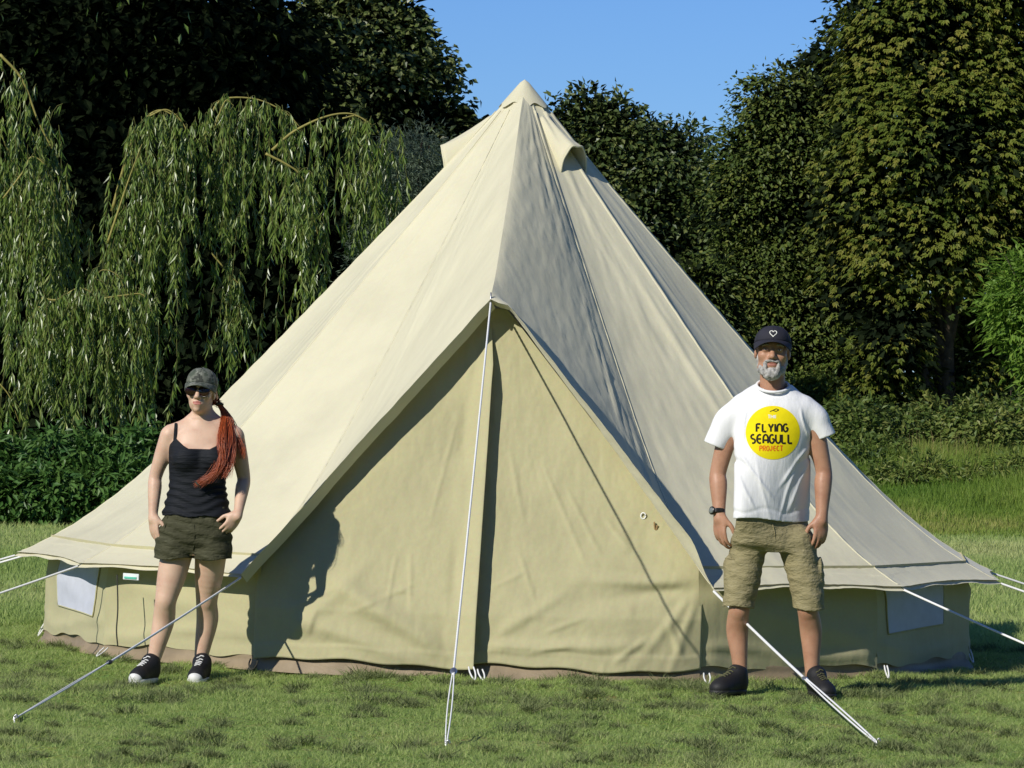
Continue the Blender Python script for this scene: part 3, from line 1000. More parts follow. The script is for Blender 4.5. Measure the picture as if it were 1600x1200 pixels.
M['skin_man'] = mat_skin('tanned_skin', (0.44, 0.24, 0.15), (0.34, 0.165, 0.10))
M['skin_woman'] = mat_skin('fair_skin', (0.62, 0.42, 0.30), (0.54, 0.33, 0.235))
M['lip'] = mat_plain('lips', (0.46, 0.17, 0.14), 0.4, 0.4)
M['lip_man'] = mat_plain('lips_man', (0.36, 0.15, 0.11), 0.5, 0.3)
M['brow'] = mat_plain('eyebrow', (0.10, 0.06, 0.04), 0.8, 0.2)
M['brow_grey'] = mat_plain('eyebrow_grey', (0.30, 0.27, 0.24), 0.8, 0.2)
M['eye'] = mat_plain('eyeball', (0.72, 0.70, 0.66), 0.15, 0.5, 0.02)
M['iris'] = mat_plain('iris', (0.05, 0.035, 0.025), 0.15, 0.5)
M['tee'] = mat_cloth('white_cotton', (0.80, 0.80, 0.80), 0.9, 0.45, (8, 8, 2.5), 900, 0.02)[0]
M['khaki'] = mat_cloth('khaki_twill', (0.27, 0.235, 0.125), 0.85, 0.8, (22, 22, 48), 700, 0.14, (0.33, 0.29, 0.165))[0]
M['olive'] = mat_cloth('olive_cotton', (0.055, 0.055, 0.030), 0.8, 0.8, (18, 18, 40), 700, 0.14, (0.085, 0.085, 0.05))[0]
M['black_knit'] = mat_cloth('black_knit', (0.012, 0.014, 0.018), 0.65, 0.6, (8, 8, 55), 800, 0.1)[0]
M['cap_navy'] = mat_cloth('charcoal_cap', (0.030, 0.030, 0.040), 0.75, 0.15, (20, 20, 20), 700)[0]
M['shoe_black'] = mat_plain('black_shoe_fabric', (0.013, 0.013, 0.014), 0.6, 0.35, 0.2, 60, 0.3, 500)
M['rubber_white'] = mat_plain('white_rubber', (0.66, 0.66, 0.64), 0.5, 0.4, 0.08, 40)
M['rubber_black'] = mat_plain('black_rubber', (0.016, 0.016, 0.016), 0.6, 0.4)
M['lace_white'] = mat_plain('white_lace', (0.70, 0.70, 0.68), 0.8, 0.2)
M['lace_dark'] = mat_plain('dark_lace', (0.10, 0.10, 0.05), 0.8, 0.2)
M['beard'] = mat_plain('grey_white_beard', (0.40, 0.385, 0.36), 0.8, 0.2, 0.45, 45, 1.0, 260, bdist=0.005)
M['hair_red'] = mat_leaf('copper_red_hair', (0.12, 0.018, 0.006), (0.34, 0.055, 0.013), (0.56, 0.13, 0.032), 0.38, 0.05, 0.5)
M['watch'] = mat_plain('watch_black', (0.012, 0.012, 0.013), 0.35, 0.5)
M['watch_face'] = mat_plain('watch_face', (0.16, 0.18, 0.17), 0.15, 0.6)
M['steel'] = mat_plain('brushed_steel', (0.45, 0.45, 0.46), 0.3, 0.5, metallic=1.0)
M['lens'] = mat_plain('brown_lens', (0.020, 0.006, 0.004), 0.08, 0.7, 0.05)
M['frame'] = mat_plain('sunglass_frame', (0.020, 0.010, 0.008), 0.25, 0.5)
M['print_dark'] = mat_plain('print_black', (0.025, 0.02, 0.012), 0.8, 0.2)
M['print_red'] = mat_plain('print_red', (0.75, 0.16, 0.015), 0.8, 0.2)
M['print_white'] = mat_plain('print_white', (0.80, 0.80, 0.70), 0.8, 0.2)
M['print_yellow'] = mat_plain('print_yellow', (0.85, 0.70, 0.005), 0.8, 0.2, 0.05, 40)

# camouflage for the woman's cap
m, n, l, p = mat_new('camouflage_cloth')
tc = n.new('ShaderNodeTexCoord')
t1 = noise_node(n, l, tc.outputs['Object'], 26, 2, 0.5); t2 = noise_node(n, l, tc.outputs['Object'], 38, 2, 0.5)
r1 = ramp(n, [(0.42, (0.06, 0.075, 0.05)), (0.46, (0.12, 0.13, 0.10)), (0.56, (0.12, 0.13, 0.10)), (0.60, (0.035, 0.04, 0.03))])
r1.color_ramp.interpolation = 'LINEAR'
r2 = ramp(n, [(0.60, (0, 0, 0)), (0.64, (1, 1, 1))])
l.new(t1.outputs['Fac'], r1.inputs[0]); l.new(t2.outputs['Fac'], r2.inputs[0])
mx = n.new('ShaderNodeMix'); mx.data_type = 'RGBA'
l.new(r2.outputs[0], mx.inputs[0]); l.new(r1.outputs[0], mx.inputs[6]); mx.inputs[7].default_value = (0.20, 0.21, 0.17, 1)
l.new(mx.outputs[2], p.inputs['Base Color']); p.inputs['Roughness'].default_value = 0.8
M['camo'] = m


def rotm(yaw=0, pitch=0, roll=0):
    """Head frame: +x image right, -y towards the camera, +z up."""
    return np.array((Matrix.Rotation(yaw, 3, 'Z') @ Matrix.Rotation(pitch, 3, 'X') @ Matrix.Rotation(roll, 3, 'Y')))


class Head:
    def __init__(s, c, R, sc): s.c, s.R, s.s = npv(c), np.asarray(R), sc
    def p(s, x, y, z): return s.c + s.R @ (np.array([x, y, z]) * s.s)
    def r(s, *a): return np.array(a) * s.s


def build_head(f, H, female):
    w = 0.94 if female else 1.0
    E = lambda c, r, k=0.02, op='u': f.ell(H.p(*c), H.r(*r), H.R, k * H.s, op)
    E((0, .018, .035), (.074 * w, .096, .082))
    E((0, -.028, -.028), (.062 * w, .063, .084), .03)
    E((0, -.030, -.072), ((.040 if female else .054), .050, .036), .03)
    E((0, -.074, -.098), ((.016 if female else .024), .016, .014), .02)
    for sx in (-1, 1):
        E((sx * .043 * w, -.060, -.024), (.022, .024, .020), .02)
        if not female: E((sx * .045 * w, -.030, -.085), (.018, .03, .02), .02)
    E((0, -.080, .026), (.050 * w, .016, .012), .02)
    for sx in (-1, 1):
        E((sx * .031, -.102, .004), (.018, .016, .012), .012, 's')
        E((sx * .031, -.083, .003), (.017, .012, .0135), .006)
    f.cap(H.p(0, -.086, .012), H.p(0, -.108, -.026), .009 * H.s, .0125 * H.s, .012)
    E((0, -.110, -.030), (.0125, .013, .0115), .008)
    for sx in (-1, 1):
        E((sx * .0125, -.098, -.034), (.009, .011, .0085), .006)
        E((sx * .006, -.108, -.043), (.0035, .006, .004), .003, 's')
    E((0, -.082, -.062), (.030, .017, .022), .015)
    E((0, -.0955, -.0580), (.023, .006, .0046), .004)
    E((0, -.0945, -.0680), (.020, .0065, .0056), .004)
    f.cap(H.p(-.026, -.092, -.0615), H.p(0, -.1005, -.0635), .0018 * H.s, .0022 * H.s, .003, 's')
    f.cap(H.p(.026, -.092, -.0615), H.p(0, -.1005, -.0635), .0018 * H.s, .0022 * H.s, .003, 's')
    for sx in (-1, 1):
        E((sx * .076 * w, .016, -.004), (.010, .021, .033), .008)
        E((sx * .086 * w, .010, -.002), (.006, .012, .019), .006, 's')


def face_bits(H, V, F, lipm):
    """Material index per face: 0 skin, 1 lips."""
    c = V[F].mean(1)
    q = (c - H.c) @ H.R / H.s
    lips = (((q[:, 0]) / .0235) ** 2 + ((q[:, 2] + .063) / .0105) ** 2 < 1) & (q[:, 1] < -.088)
    return lips.astype(int)


def hand(f, W, fwd, back, thumb, sc=1.0, curl=(0.25, 0.45, 0.35), spread=0.03, thumb_in=0.35):
    W, fwd, back, thumb = [npv(v) for v in (W, fwd, back, thumb)]
    fwd /= np.linalg.norm(fwd)
    back -= fwd * (back @ fwd); back /= np.linalg.norm(back)
    side = np.cross(fwd, back); side = side if side @ thumb > 0 else -side
    R = np.stack([side, back, fwd], 1)
    f.ell(W + fwd * .050 * sc, np.array([.041, .0155, .056]) * sc, R, .018)
    f.ell(W + fwd * .030 * sc + side * .018 * sc - back * .006 * sc, np.array([.020, .016, .034]) * sc, R, .012)
    offs = (.031, .0105, -.0105, -.029); lens = (.072, .081, .075, .058); rs = (.0092, .0095, .0090, .0080)
    tips = []
    for i in range(4):
        b = W + fwd * (.090 - .006 * abs(i - 1)) * sc + side * offs[i] * sc
        d = fwd + side * (offs[i] * spread / .03); d /= np.linalg.norm(d)
        ang = 0.0; pts = [b - d * .02 * sc, b]
        for j, fr in enumerate((.46, .30, .24)):
            ang += curl[j] * (1 + 0.12 * (i - 1))
            dd = d * math.cos(ang) - back * math.sin(ang)
            pts.append(pts[-1] + dd * lens[i] * fr * sc)
        r = rs[i] * sc
        f.chain(pts, [r * 1.05, r * 1.08, r * .98, r * .90, r * .78], .005)
        tips.append(pts[-1])
    b = W + fwd * .022 * sc + side * .026 * sc - back * .008 * sc
    d1 = fwd * .75 + side * .62 - back * thumb_in; d1 /= np.linalg.norm(d1)
    d2 = fwd * .95 + side * .22 - back * thumb_in; d2 /= np.linalg.norm(d2)
    f.chain([b, b + d1 * .042 * sc, b + d1 * .042 * sc + d2 * .030 * sc, b + d1 * .042 * sc + d2 * .052 * sc], [.014 * sc, .0115 * sc, .0105 * sc, .0085 * sc], .010)
    return tips


def cap_hat(H, name, parent, mat, size=(.087, .107, .088), cz=.030, brim_len=.075, brim_w=.078, brim_drop=.018, tilt=0.12, lift=0.0):
    nu, nv = 48, 14
    a = np.linspace(0, 2 * PI, nu, endpoint=False)[:, None]; e = np.linspace(0, PI / 2, nv)[None]
    x = size[0] * np.cos(a) * np.cos(e) ** .85; y = .014 + size[1] * np.sin(a) * np.cos(e) ** .85
    front = np.clip(-np.sin(a), 0, 1)
    z = cz + lift + size[2] * np.sin(e) ** 0.92 * (1 - 0.06 * np.abs(np.cos(3 * a)) ** 6 * np.cos(e)) + 0 * a
    z = z - (y - .014) * tilt
    q = np.stack([x, y, z], -1).reshape(-1, 3)
    q2 = q.copy().reshape(nu, nv, 3)
    P_ = np.array([H.p(*v) for v in q])
    o = mesh_np(name, P_, grid_faces(nu, nv, True), mat, parent)
    s_ = o.modifiers.new('thick', 'SOLIDIFY'); s_.thickness = 0.003
    # brim
    nb, mb = 30, 12
    ph = np.linspace(PI + .16, 2 * PI - .16, nb)[:, None]; t = np.linspace(0, 1, mb)[None]
    bx = size[0] * np.cos(ph) * (1 - t * 0.06) * (1 + 0.02 * t); by = .014 + size[1] * np.sin(ph) - t * brim_len * np.abs(np.sin(ph)) ** .75
    bz = cz + lift - (by - .014) * tilt - t * brim_drop - 0.22 * (bx / size[0]) ** 2 * (.028 + t * .085) + 0.002
    P_ = np.array([H.p(*v) for v in np.stack([bx, by, bz], -1).reshape(-1, 3)])
    br = mesh_np('brim', P_, grid_faces(nb, mb), mat, o)
    s_ = br.modifiers.new('thick', 'SOLIDIFY'); s_.thickness = 0.004
    Bag().ball(H.p(0, .014, cz + lift + size[2] + 0.001), np.array([.007, .007, .004]) * H.s, H.R, 10, 6).build('button', mat, o)
    # stitched panel seams
    b_ = Bag()
    for i in range(6):
        aa = i * PI / 3 + PI / 6
        ee = np.linspace(0.02, PI / 2 - .02, 14)
        pts = np.stack([size[0] * 1.006 * math.cos(aa) * np.cos(ee) ** .85, .014 + size[1] * 1.006 * math.sin(aa) * np.cos(ee) ** .85, cz + lift + size[2] * 1.006 * np.sin(ee) ** .92], -1)
        pts[:, 2] -= (pts[:, 1] - .014) * tilt
        b_.tube(np.array([H.p(*v) for v in pts]), .0011, 4)
    b_.build('seam', mat, o)
    return o


def shell(f, thick, cutD):
    """Turn a filled field into an open garment: hollow it, then cut with positive cutD."""
    f.D = np.maximum(np.maximum(f.D, -(f.D + thick)), cutD).astype(np.float32)
    return f


def shoe(name, parent, heel, toe, mats, w=0.049, h_heel=0.085, white_toe=False, label=None, z0=0.0):
    """Low shoe from heel to toe on the ground."""
    heel, toe = npv(heel) + [0, 0, z0], npv(toe) + [0, 0, z0]
    d = toe - heel; L = np.linalg.norm(d); d = d / L
    s = np.cross(d, [0, 0, 1]); up = np.array([0, 0, 1.0])
    lo = np.minimum(heel, toe) - .11; hi = np.maximum(heel, toe) + [.11, .11, .17]; lo[2] = -.02 + z0
    f = Field(lo, hi, 0.0042)
    R = np.stack([s, d, up], 1)
    P_ = lambda t, z, sd=0: heel + d * (t * L) + up * z + s * sd
    f.ell(P_(.20, .050), (w * .84, L * .22, .060), R, .02)
    f.ell(P_(.52, .042), (w * .90, L * .34, .052), R, .03)
    f.ell(P_(.78, .032), (w * 1.0, L * .22, .040), R, .03)
    f.cap(P_(.17, .06), P_(.19, h_heel + .015), .042, .043, .02)
    f.cap(P_(.50, .062), P_(.27, h_heel + .012), .030, .040, .03)
    X, Y, Z = f.ax[0][:, None, None], f.ax[1][None, :, None], f.ax[2][None, None, :]
    f.D = np.maximum(f.D, (.010 + z0 - Z))
    V, F = f.mesh(); V = relax(V, F, 1)
    root = mesh_np(name, V, F, mats[0], parent)
    if label: root['label'] = label
    # sole
    g = Field(lo, hi, 0.0042)
    Z = g.ax[2][None, None, :]
    g.ell(P_(.22, .014), (w * .82, L * .235, .03), R, .01); g.ell(P_(.50, .014), (w * .86, L * .36, .03), R, .03); g.ell(P_(.76, .014), (w * 1.06, L * .255, .03), R, .03)
    g.D = np.maximum(g.D, np.abs(Z - .010 - z0) - .013)
    V2, F2 = g.mesh()
    mesh_np('sole', V2, F2, mats[1], root)
    if white_toe:
        g = Field(lo, hi, 0.0036); Z = g.ax[2][None, None, :]
        g.ell(P_(.87, .026), (w * .86, L * .155, .034), R, .01)
        g.D = np.maximum(g.D, .012 + z0 - Z)
        V2, F2 = g.mesh()
        mesh_np('toe_cap', V2, F2, mats[1], root)
    bv = bvh_of(V, F)
    b_ = Bag()
    for i in range(5):
        t = .40 + .075 * i
        pts = []
        for q in np.linspace(-1, 1, 9):
            o_ = P_(t + (.02 if q > 0 else -.01), .2, q * w * (.42 - .02 * i))
            hit = bv.ray_cast(Vector(o_), Vector((0, 0, -1)))
            pts.append(npv(hit[0]) + [0, 0, .002] if hit[0] else o_ * [1, 1, 0] + [0, 0, .05])
        b_.tube(pts, .0032, 5)
    b_.build('laces', mats[2], root)
    return root


def ribbon_letter(strokes, x0, w, h, y0):
    return [[(x0 + px * w, y0 + py * h) for px, py in st] for st in strokes]


def arcpts(cx, cy, rx, ry, a0, a1, n=12):
    return [(cx + rx * math.cos(rad(a)), cy + ry * math.sin(rad(a))) for a in np.linspace(a0, a1, n)]


GLYPH = {
    'F': [[(0, 0), (0, 1), (.85, 1)], [(0, .52), (.6, .52)]],
    'L': [[(0, 1), (0, 0), (.8, 0)]],
    'Y': [[(0, 1), (.5, .45), (1, 1)], [(.5, .45), (.5, 0)]],
    'I': [[(.5, 0), (.5, 1)]],
    'N': [[(0, 0), (0, .55)] + arcpts(.5, .55, .5, .45, 180, 0) + [(1, 0)]],
    'G': [arcpts(.5, .5, .5, .5, 50, 360, 20) + [(.55, .5)]],
    'S': [arcpts(.5, .75, .45, .25, 60, 270, 10) + arcpts(.5, .25, .45, .25, 90, -120, 10)],
    'E': [arcpts(.55, .5, .55, .5, 60, 300, 16), [(0, .5), (.85, .5)]],
    'A': [[(0, 0), (0, .55)] + arcpts(.5, .55, .5, .45, 180, 0) + [(1, 0)], [(0, .35), (1, .35)]],
    'U': [[(0, 1), (0, .45)] + arcpts(.5, .45, .5, .45, 180, 360) + [(1, 1)]],
    'P': [[(0, 0), (0, 1), (.5, 1)] + arcpts(.5, .75, .45, .25, 90, -90) + [(0, .5)]],
    'R': [[(0, 0), (0, 1), (.5, 1)] + arcpts(.5, .75, .45, .25, 90, -90) + [(0, .5)], [(.4, .5), (.95, 0)]],
    'O': [arcpts(.5, .5, .5, .5, 0, 360, 20)],
    'J': [[(.7, 1), (.7, .3)] + arcpts(.35, .3, .35, .3, 0, -180)],
    'C': [arcpts(.55, .5, .55, .5, 55, 305, 16)],
    'T': [[(0, 1), (1, 1)], [(.5, 1), (.5, 0)]],
    'H': [[(0, 0), (0, 1)], [(1, 0), (1, 1)], [(0, .5), (1, .5)]],
}


def print_ribbons(name, lines, width, bvh, d, mat, parent, lift=0.0022):
    """Flat lettering pressed onto cloth; lines are polylines in photo pixels, cast straight back onto the cloth."""
    b_ = Bag()
    for ln in lines:
        ln = np.asarray(ln, float)
        seg = np.linalg.norm(np.diff(ln, axis=0), axis=1); L = seg.sum()
        n_ = max(3, int(L / 2.0)); cs = np.concatenate([[0], np.cumsum(seg)])
        q = np.stack([np.interp(np.linspace(0, L, n_), cs, ln[:, i]) for i in (0, 1)], -1)
        t = np.gradient(q, axis=0); t /= np.linalg.norm(t, axis=1, keepdims=True) + 1e-9
        nn = np.stack([-t[:, 1], t[:, 0]], -1) * width / 2
        V = []
        for side in (-1, 0, 1):
            for a in q + nn * side:
                o_ = at(a[0], a[1], d - 0.6)
                hit = bvh.ray_cast(o_, (at(a[0], a[1], d) - o_).normalized())
                h_ = hit[0] if hit[0] else at(a[0], a[1], d)
                V.append(npv(h_) + np.array([0, -lift, 0]))
        k = n_
        F = [(r * k + i, r * k + i + 1, (r + 1) * k + i + 1, (r + 1) * k + i) for r in (0, 1) for i in range(k - 1)]
        b_.add(V, F)
    return b_.build(name, mat, parent)


def word(txt, x0, x1, ytop, ybot, gap=0.32):
    wds = [0.25 if c == 'I' else 1.0 for c in txt]
    tot = sum(wds) + gap * (len(txt) - 1)
    u = (x1 - x0) / tot; x = x0; out = []
    for c, w in zip(txt, wds):
        for st in GLYPH[c]:
            out.append([(x + (px if c != 'I' else (px - .5) * 0 + .5) * u * w, ybot + (ytop - ybot) * py) for px, py in st])
        x += (w + gap) * u
    return out


def world_rows(rows, d):
    """rows (Y, Xl, Xr, half depth, depth offset) in photo pixels -> loft keys."""
    out = []
    for Y, xl, xr, hd, off, *sh_ in rows:
        a, b = at(xl, Y, d), at(xr, Y, d)
        out.append(((a.z + b.z) / 2, (a.x + b.x) / 2, a.y + off, (b.x - a.x) / 2, hd, *sh_))
    return out


# ---------------------------------------------------------------- the man
MD = 22.60
man = empty('person', (at(1207, 1082, MD).x, MD - CAM_D, 0), 'man in white t-shirt with yellow disc and khaki shorts, right of the tent door', 'person')
A = lambda X, Y, o=0.0: npv(at(X, Y, MD + o))
h_ = 0.0042
f = Field([A(1090, 700)[0] - .04, MD - CAM_D - .30, -.02], [A(1315, 700)[0] + .04, MD - CAM_D + .24, 1.80], h_)
HM = Head(A(1207, 549, 0.0), rotm(rad(-3), rad(-3), rad(1)), 1.05)
build_head(f, HM, False); NECKZ = A(1207, 600)[2]
f.cap(A(1207, 585, .02), A(1207, 622, .035), .060, .066, .02)
f.loft(world_rows([(618, 1180, 1236, .06, .03), (640, 1147, 1268, .085, .02), (690, 1152, 1264, .100, .01, .16), (750, 1156, 1260, .092, .0, .46), (810, 1157, 1256, .084, .005, .56), (845, 1155, 1260, .090, .015, .25), (860, 1158, 1258, .08, .02)], MD), .03)
# arms: (shoulder, elbow, wrist)
SL, EL, WL = A(1146, 645, .02), A(1122, 738, .03), A(1124, 805, -.02)
SR, ER, WR = A(1268, 645, .02), A(1287, 735, .03), A(1284, 808, -.02)
for S_, E_, W_ in ((SL, EL, WL), (SR, ER, WR)):
    m_ = E_ * .72 + W_ * .28
    f.chain([S_, S_ * .5 + E_ * .5, E_, m_, W_ * .8 + E_ * .2, W_ + (W_ - E_) * .08], [.051, .047, .040, .043, .032, .028], .028)
hand(f, WL, (.05, -.10, -1), (-.75, -.65, 0), (.6, -.8, 0), 1.06, (.30, .5, .35), .02)
hand(f, WR, (-.05, -.12, -1), (.55, -.83, 0), (-.8, -.5, 0), 1.06, (.28, .45, .35), .04)
legs = []
for hip, knee, cal, ank in ((A(1174, 850, .02), A(1155, 952, -.01), A(1152, 985, .03), A(1157, 1052, .02)), (A(1242, 850, .02), A(1262, 952, -.01), A(1267, 985, .03), A(1269, 1056, .02))):
    f.chain([hip, hip * .45 + knee * .55, knee, cal, cal * .45 + ank * .55, ank], [.070, .060, .051, .054, .041, .033], .015)
    f.ell(knee + [0, -.03, 0], (.034, .028, .038), None, .025)
V, F = f.mesh(); V = soften(V, F, NECKZ)
body = mesh_np('body', V, F, [M['skin_man'], M['lip_man']], man, True, midx=face_bits(HM, V, F, None))
# eyes and brows
for sx in (-1, 1):
    e = Bag().ball(HM.p(sx * .031, -.0875, .002), (.0105, .0105, .0050), None, 14, 10).build('eye', M['eye'], body)
    Bag().ball(HM.p(sx * .031, -.0965, .002), (.0045, .003, .0040), None, 10, 6).build('iris', M['iris'], e)
    pts = np.array([HM.p(sx * x_, -.094 + abs(x_ - .03) * .25, .022 + z_) for x_, z_ in ((.012, 0), (.03, .004), (.05, -.002))])
    Bag().tube(smoothcurve(pts, 10), .0045, 6).build('eyebrow', M['brow_grey'], body)
# beard
g = Field(HM.p(0, -.03, -.07) - .13, HM.p(0, -.03, -.07) + .13, .0036)
q = lambda c, r, k=.015, op='u': g.ell(HM.p(*c), HM.r(*r), HM.R, k, op)
q((0, -.070, -.102), (.042, .036, .030)); q((0, -.080, -.114), (.031, .027, .023), .02)
for sx in (-1, 1):
    q((sx * .047, -.040, -.085), (.0165, .034, .026), .02)
    q((sx * .0615, -.012, -.045), (.0095, .018, .034), .02)
    q((sx * .030, -.084, -.072), (.010, .016, .024), .012)
    q((sx * .016, -.0985, -.0505), (.019, .0075, .0062), .006)
q((0, -.098, -.0625), (.0215, .022, .0085), .004, 's')
X, Y, Z = g.ax[0][:, None, None], g.ax[1][None, :, None], g.ax[2][None, None, :]
g.D = g.D + .0035 * fbm(X * 110, Y * 110, Z * 60, 5, 2).astype(np.float32)
V2, F2 = g.mesh()
mesh_np('beard', V2, F2, M['beard'], man)
capm = cap_hat(HM, 'cap', man, M['cap_navy'], (.086, .106, .082), .034, .072, .077, .020, .10)
# heart outline on the cap front
th = np.linspace(0, 2 * PI, 40)
hx = 16 * np.sin(th) ** 3 / 17 * .017; hz = (13 * np.cos(th) - 5 * np.cos(2 * th) - 2 * np.cos(3 * th) - np.cos(4 * th)) / 17 * .017
hp = []
for x_, z_ in zip(hx, hz):
    zz = .078 + z_
    ee = math.asin(min(.98, ((zz - .034 - .008) / .082)))
    yy = .014 - .107 * math.cos(ee) ** .85 * math.sqrt(max(0, 1 - (x_ / .086) ** 2)) - .0015
    hp.append(HM.p(x_, yy, zz))
Bag().tube(hp, .0023, 6).build('heart_emblem', M['print_white'], capm)
# t-shirt
ts = Field([A(1095, 700)[0], MD - CAM_D - .24, A(1200, 830)[2]], [A(1310, 700)[0], MD - CAM_D + .26, A(1200, 590)[2]], .0042)
ts.loft(world_rows([(600, 1182, 1238, .075, .035), (612, 1163, 1252, .080, .03), (624, 1150, 1265, .094, .02), (645, 1146, 1271, .110, .012), (690, 1147, 1270, .120, .005, .16), (740, 1147, 1268, .114, -.0, .46), (790, 1144, 1268, .112, .0, .60), (822, 1143, 1268, .112, .0, .60)], MD), .02, 2.15)
SLd, SRd = A(1116, 696, .025), A(1290, 682, .025)
SLx, SRx = SLd + (SLd - A(1135, 655, .02)) * .5, SRd + (SRd - A(1277, 652, .02)) * .5
ts.chain([A(1158, 638, .02), A(1137, 655, .02), A(1126, 678, .022), SLx], [.056, .059, .056, .054], .03, ((0, 1, 0), 1.10))
ts.chain([A(1258, 638, .02), A(1275, 652, .02), A(1282, 668, .022), SRx], [.056, .059, .056, .054], .03, ((0, 1, 0), 1.08))
X, Y, Z = ts.ax[0][:, None, None], ts.ax[1][None, :, None], ts.ax[2][None, None, :]
fold = .006 * vnoise(X * 9 + Z * 6, Y * 3, Z * 3, 21) + .0045 * np.sin(X * 45 + Z * 14 + 3 * vnoise(X * 4, Y * 4, Z * 4, 23)) * sstep(A(1200, 690)[2], A(1200, 800)[2], Z) * .7
nk_y = A(1200, 700, .02)[1]
px0 = A(1136, 700)[0]; px1 = A(1279, 700)[0]
# pulls from the armpits and across the belly
fold = fold + .006 * np.exp(-(((X - px0 - .02) * .5 + (Z - A(1150, 715)[2])) / .014) ** 2) * sstep(.16, 0, np.abs(X - px0)) + .006 * np.exp(-(((px1 - X) * .6 + (Z - A(1265, 705)[2])) / .014) ** 2) * sstep(.18, 0, np.abs(X - px1))
fold = fold + .0022 * np.exp(-((Z - A(1200, 797)[2] + .012 * np.sin(X * 30)) / .010) ** 2)
for (x0_, y0_, x1_, y1_, am_, wd_) in ((1150, 700, 1205, 780, .006, .009), (1262, 700, 1215, 760, .006, .009), (1268, 720, 1228, 800, .006, .010), (1150, 735, 1178, 800, .004, .008), (1165, 640, 1158, 690, .005, .007), (1250, 640, 1264, 690, .005, .007), (1240, 740, 1215, 808, .005, .008), (1180, 720, 1200, 812, .003, .008)):
    a_, b2_ = A(x0_, y0_), A(x1_, y1_)
    dx_, dz_ = b2_[0] - a_[0], b2_[2] - a_[2]; L_ = math.hypot(dx_, dz_)
    tt_ = ((X - a_[0]) * dx_ + (Z - a_[2]) * dz_) / L_ ** 2
    nd_ = ((X - a_[0]) * -dz_ + (Z - a_[2]) * dx_) / L_ + .004 * np.sin(tt_ * 5)
    fold = fold - am_ * np.exp(-(nd_ / wd_) ** 2) * sstep(-.15, .2, tt_) * sstep(1.15, .7, tt_) * (Y < nk_y)
ts.D = ts.D + fold.astype(np.float32)
hemz = A(1205, 812)[2] + .010 * np.sin((X - px0) * 14)
dl = SLd - A(1133, 655, .02); dl /= np.linalg.norm(dl); dr = SRd - A(1279, 652, .02); dr /= np.linalg.norm(dr)
pl_ = (X - SLd[0]) * dl[0] + (Y - SLd[1]) * dl[1] + (Z - SLd[2]) * dl[2]
pr_ = (X - SRd[0]) * dr[0] + (Y - SRd[1]) * dr[1] + (Z - SRd[2]) * dr[2]
nk = A(1208, 590, .0)
cut = np.maximum(hemz - Z, np.minimum(pl_, px0 - .004 - X)); cut = np.maximum(cut, np.minimum(pr_, X - px1 - .004))
cut = np.maximum(cut, .092 - np.sqrt((X - nk[0]) ** 2 + ((Y - nk[1]) * 1.0) ** 2 + (Z - nk[2] - .012) ** 2 * 1.1))
shell(ts, .0095, cut)
V, F = ts.mesh(); V = relax(V, F, 1, .4)
shirt = mesh_np('t_shirt', V, F, M['tee'], man)
sbv = bvh_of(V, F)
# ribbed collar
th = np.linspace(0, 2 * PI, 41)
ring = []
for t_ in th:
    dirv = Vector((math.cos(t_), math.sin(t_), 0))
    ring.append(nk + np.array([math.cos(t_) * .078, math.sin(t_) * .072, -.040 + .030 * math.sin(t_)]))
Bag().tube(ring, .0075, 8).build('collar', M['tee'], shirt)
# printed yellow disc, cast on the cloth
b_ = Bag(); nr, na = 16, 64
cx_, cy_, rx_, ry_ = 1207.5, 676, 42.5, 42
gridv = []
for i in range(nr):
    for j in range(na):
        X_, Y_ = cx_ + rx_ * (i / (nr - 1)) * math.cos(2 * PI * j / na), cy_ + ry_ * (i / (nr - 1)) * math.sin(2 * PI * j / na)
        o_ = at(X_, Y_, MD - .6); hit = sbv.ray_cast(o_, (at(X_, Y_, MD) - o_).normalized())
        gridv.append(npv(hit[0] if hit[0] else at(X_, Y_, MD)) + [0, -.0013, 0])
ff = [(i * na + j, i * na + (j + 1) % na, (i + 1) * na + (j + 1) % na, (i + 1) * na + j) for i in range(nr - 1) for j in range(na)]
b_.add(gridv, ff)
disc = b_.build('printed_disc', M['print_yellow'], shirt)
print_ribbons('printed_lettering', word('FLYING', 1182, 1231, 662.5, 674.5) + word('SEAGULL', 1173, 1239, 679, 692.5), 3.0, sbv, MD, M['print_dark'], shirt)
print_ribbons('printed_lettering', word('PROJECT', 1187, 1223, 696.5, 704.5), 1.7, sbv, MD, M['print_red'], shirt)['label'] = 'small orange-red lettering'
print_ribbons('printed_lettering', word('THE', 1200, 1213, 648.5, 653.5), 1.3, sbv, MD, M['print_white'], shirt)['label'] = 'small white lettering at the top of the disc'
print_ribbons('printed_bird', [[(1203, 643), (1208, 641), (1212, 643), (1217, 640.5)], [(1208, 641), (1213, 638.5), (1217, 640.5)]], 1.2, sbv, MD, M['print_dark'], shirt)
# cargo shorts
sh = Field([A(1115, 900)[0], MD - CAM_D - .24, A(1200, 965)[2]], [A(1305, 900)[0], MD - CAM_D + .26, A(1200, 795)[2]], .0042)
sh.loft(world_rows([(795, 1150, 1262, .094, .003, .60), (818, 1148, 1265, .099, .006, .56), (836, 1144, 1271, .114, .01, .35), (850, 1141, 1274, .120, .015, .22), (862, 1146, 1270, .10, .02)], MD), .02, 2.5)
for (p0, p1, p2) in ((A(1172, 848, .01), A(1160, 905, .0), A(1152, 960, -.005)), (A(1244, 848, .02), A(1258, 905, .01), A(1266, 962, -.005))):
    sh.chain([p0, p1, p2, p2 + (p2 - p1) * .3], [.088, .084, .077, .076], .02, ((0, 1, 0), 1.12))
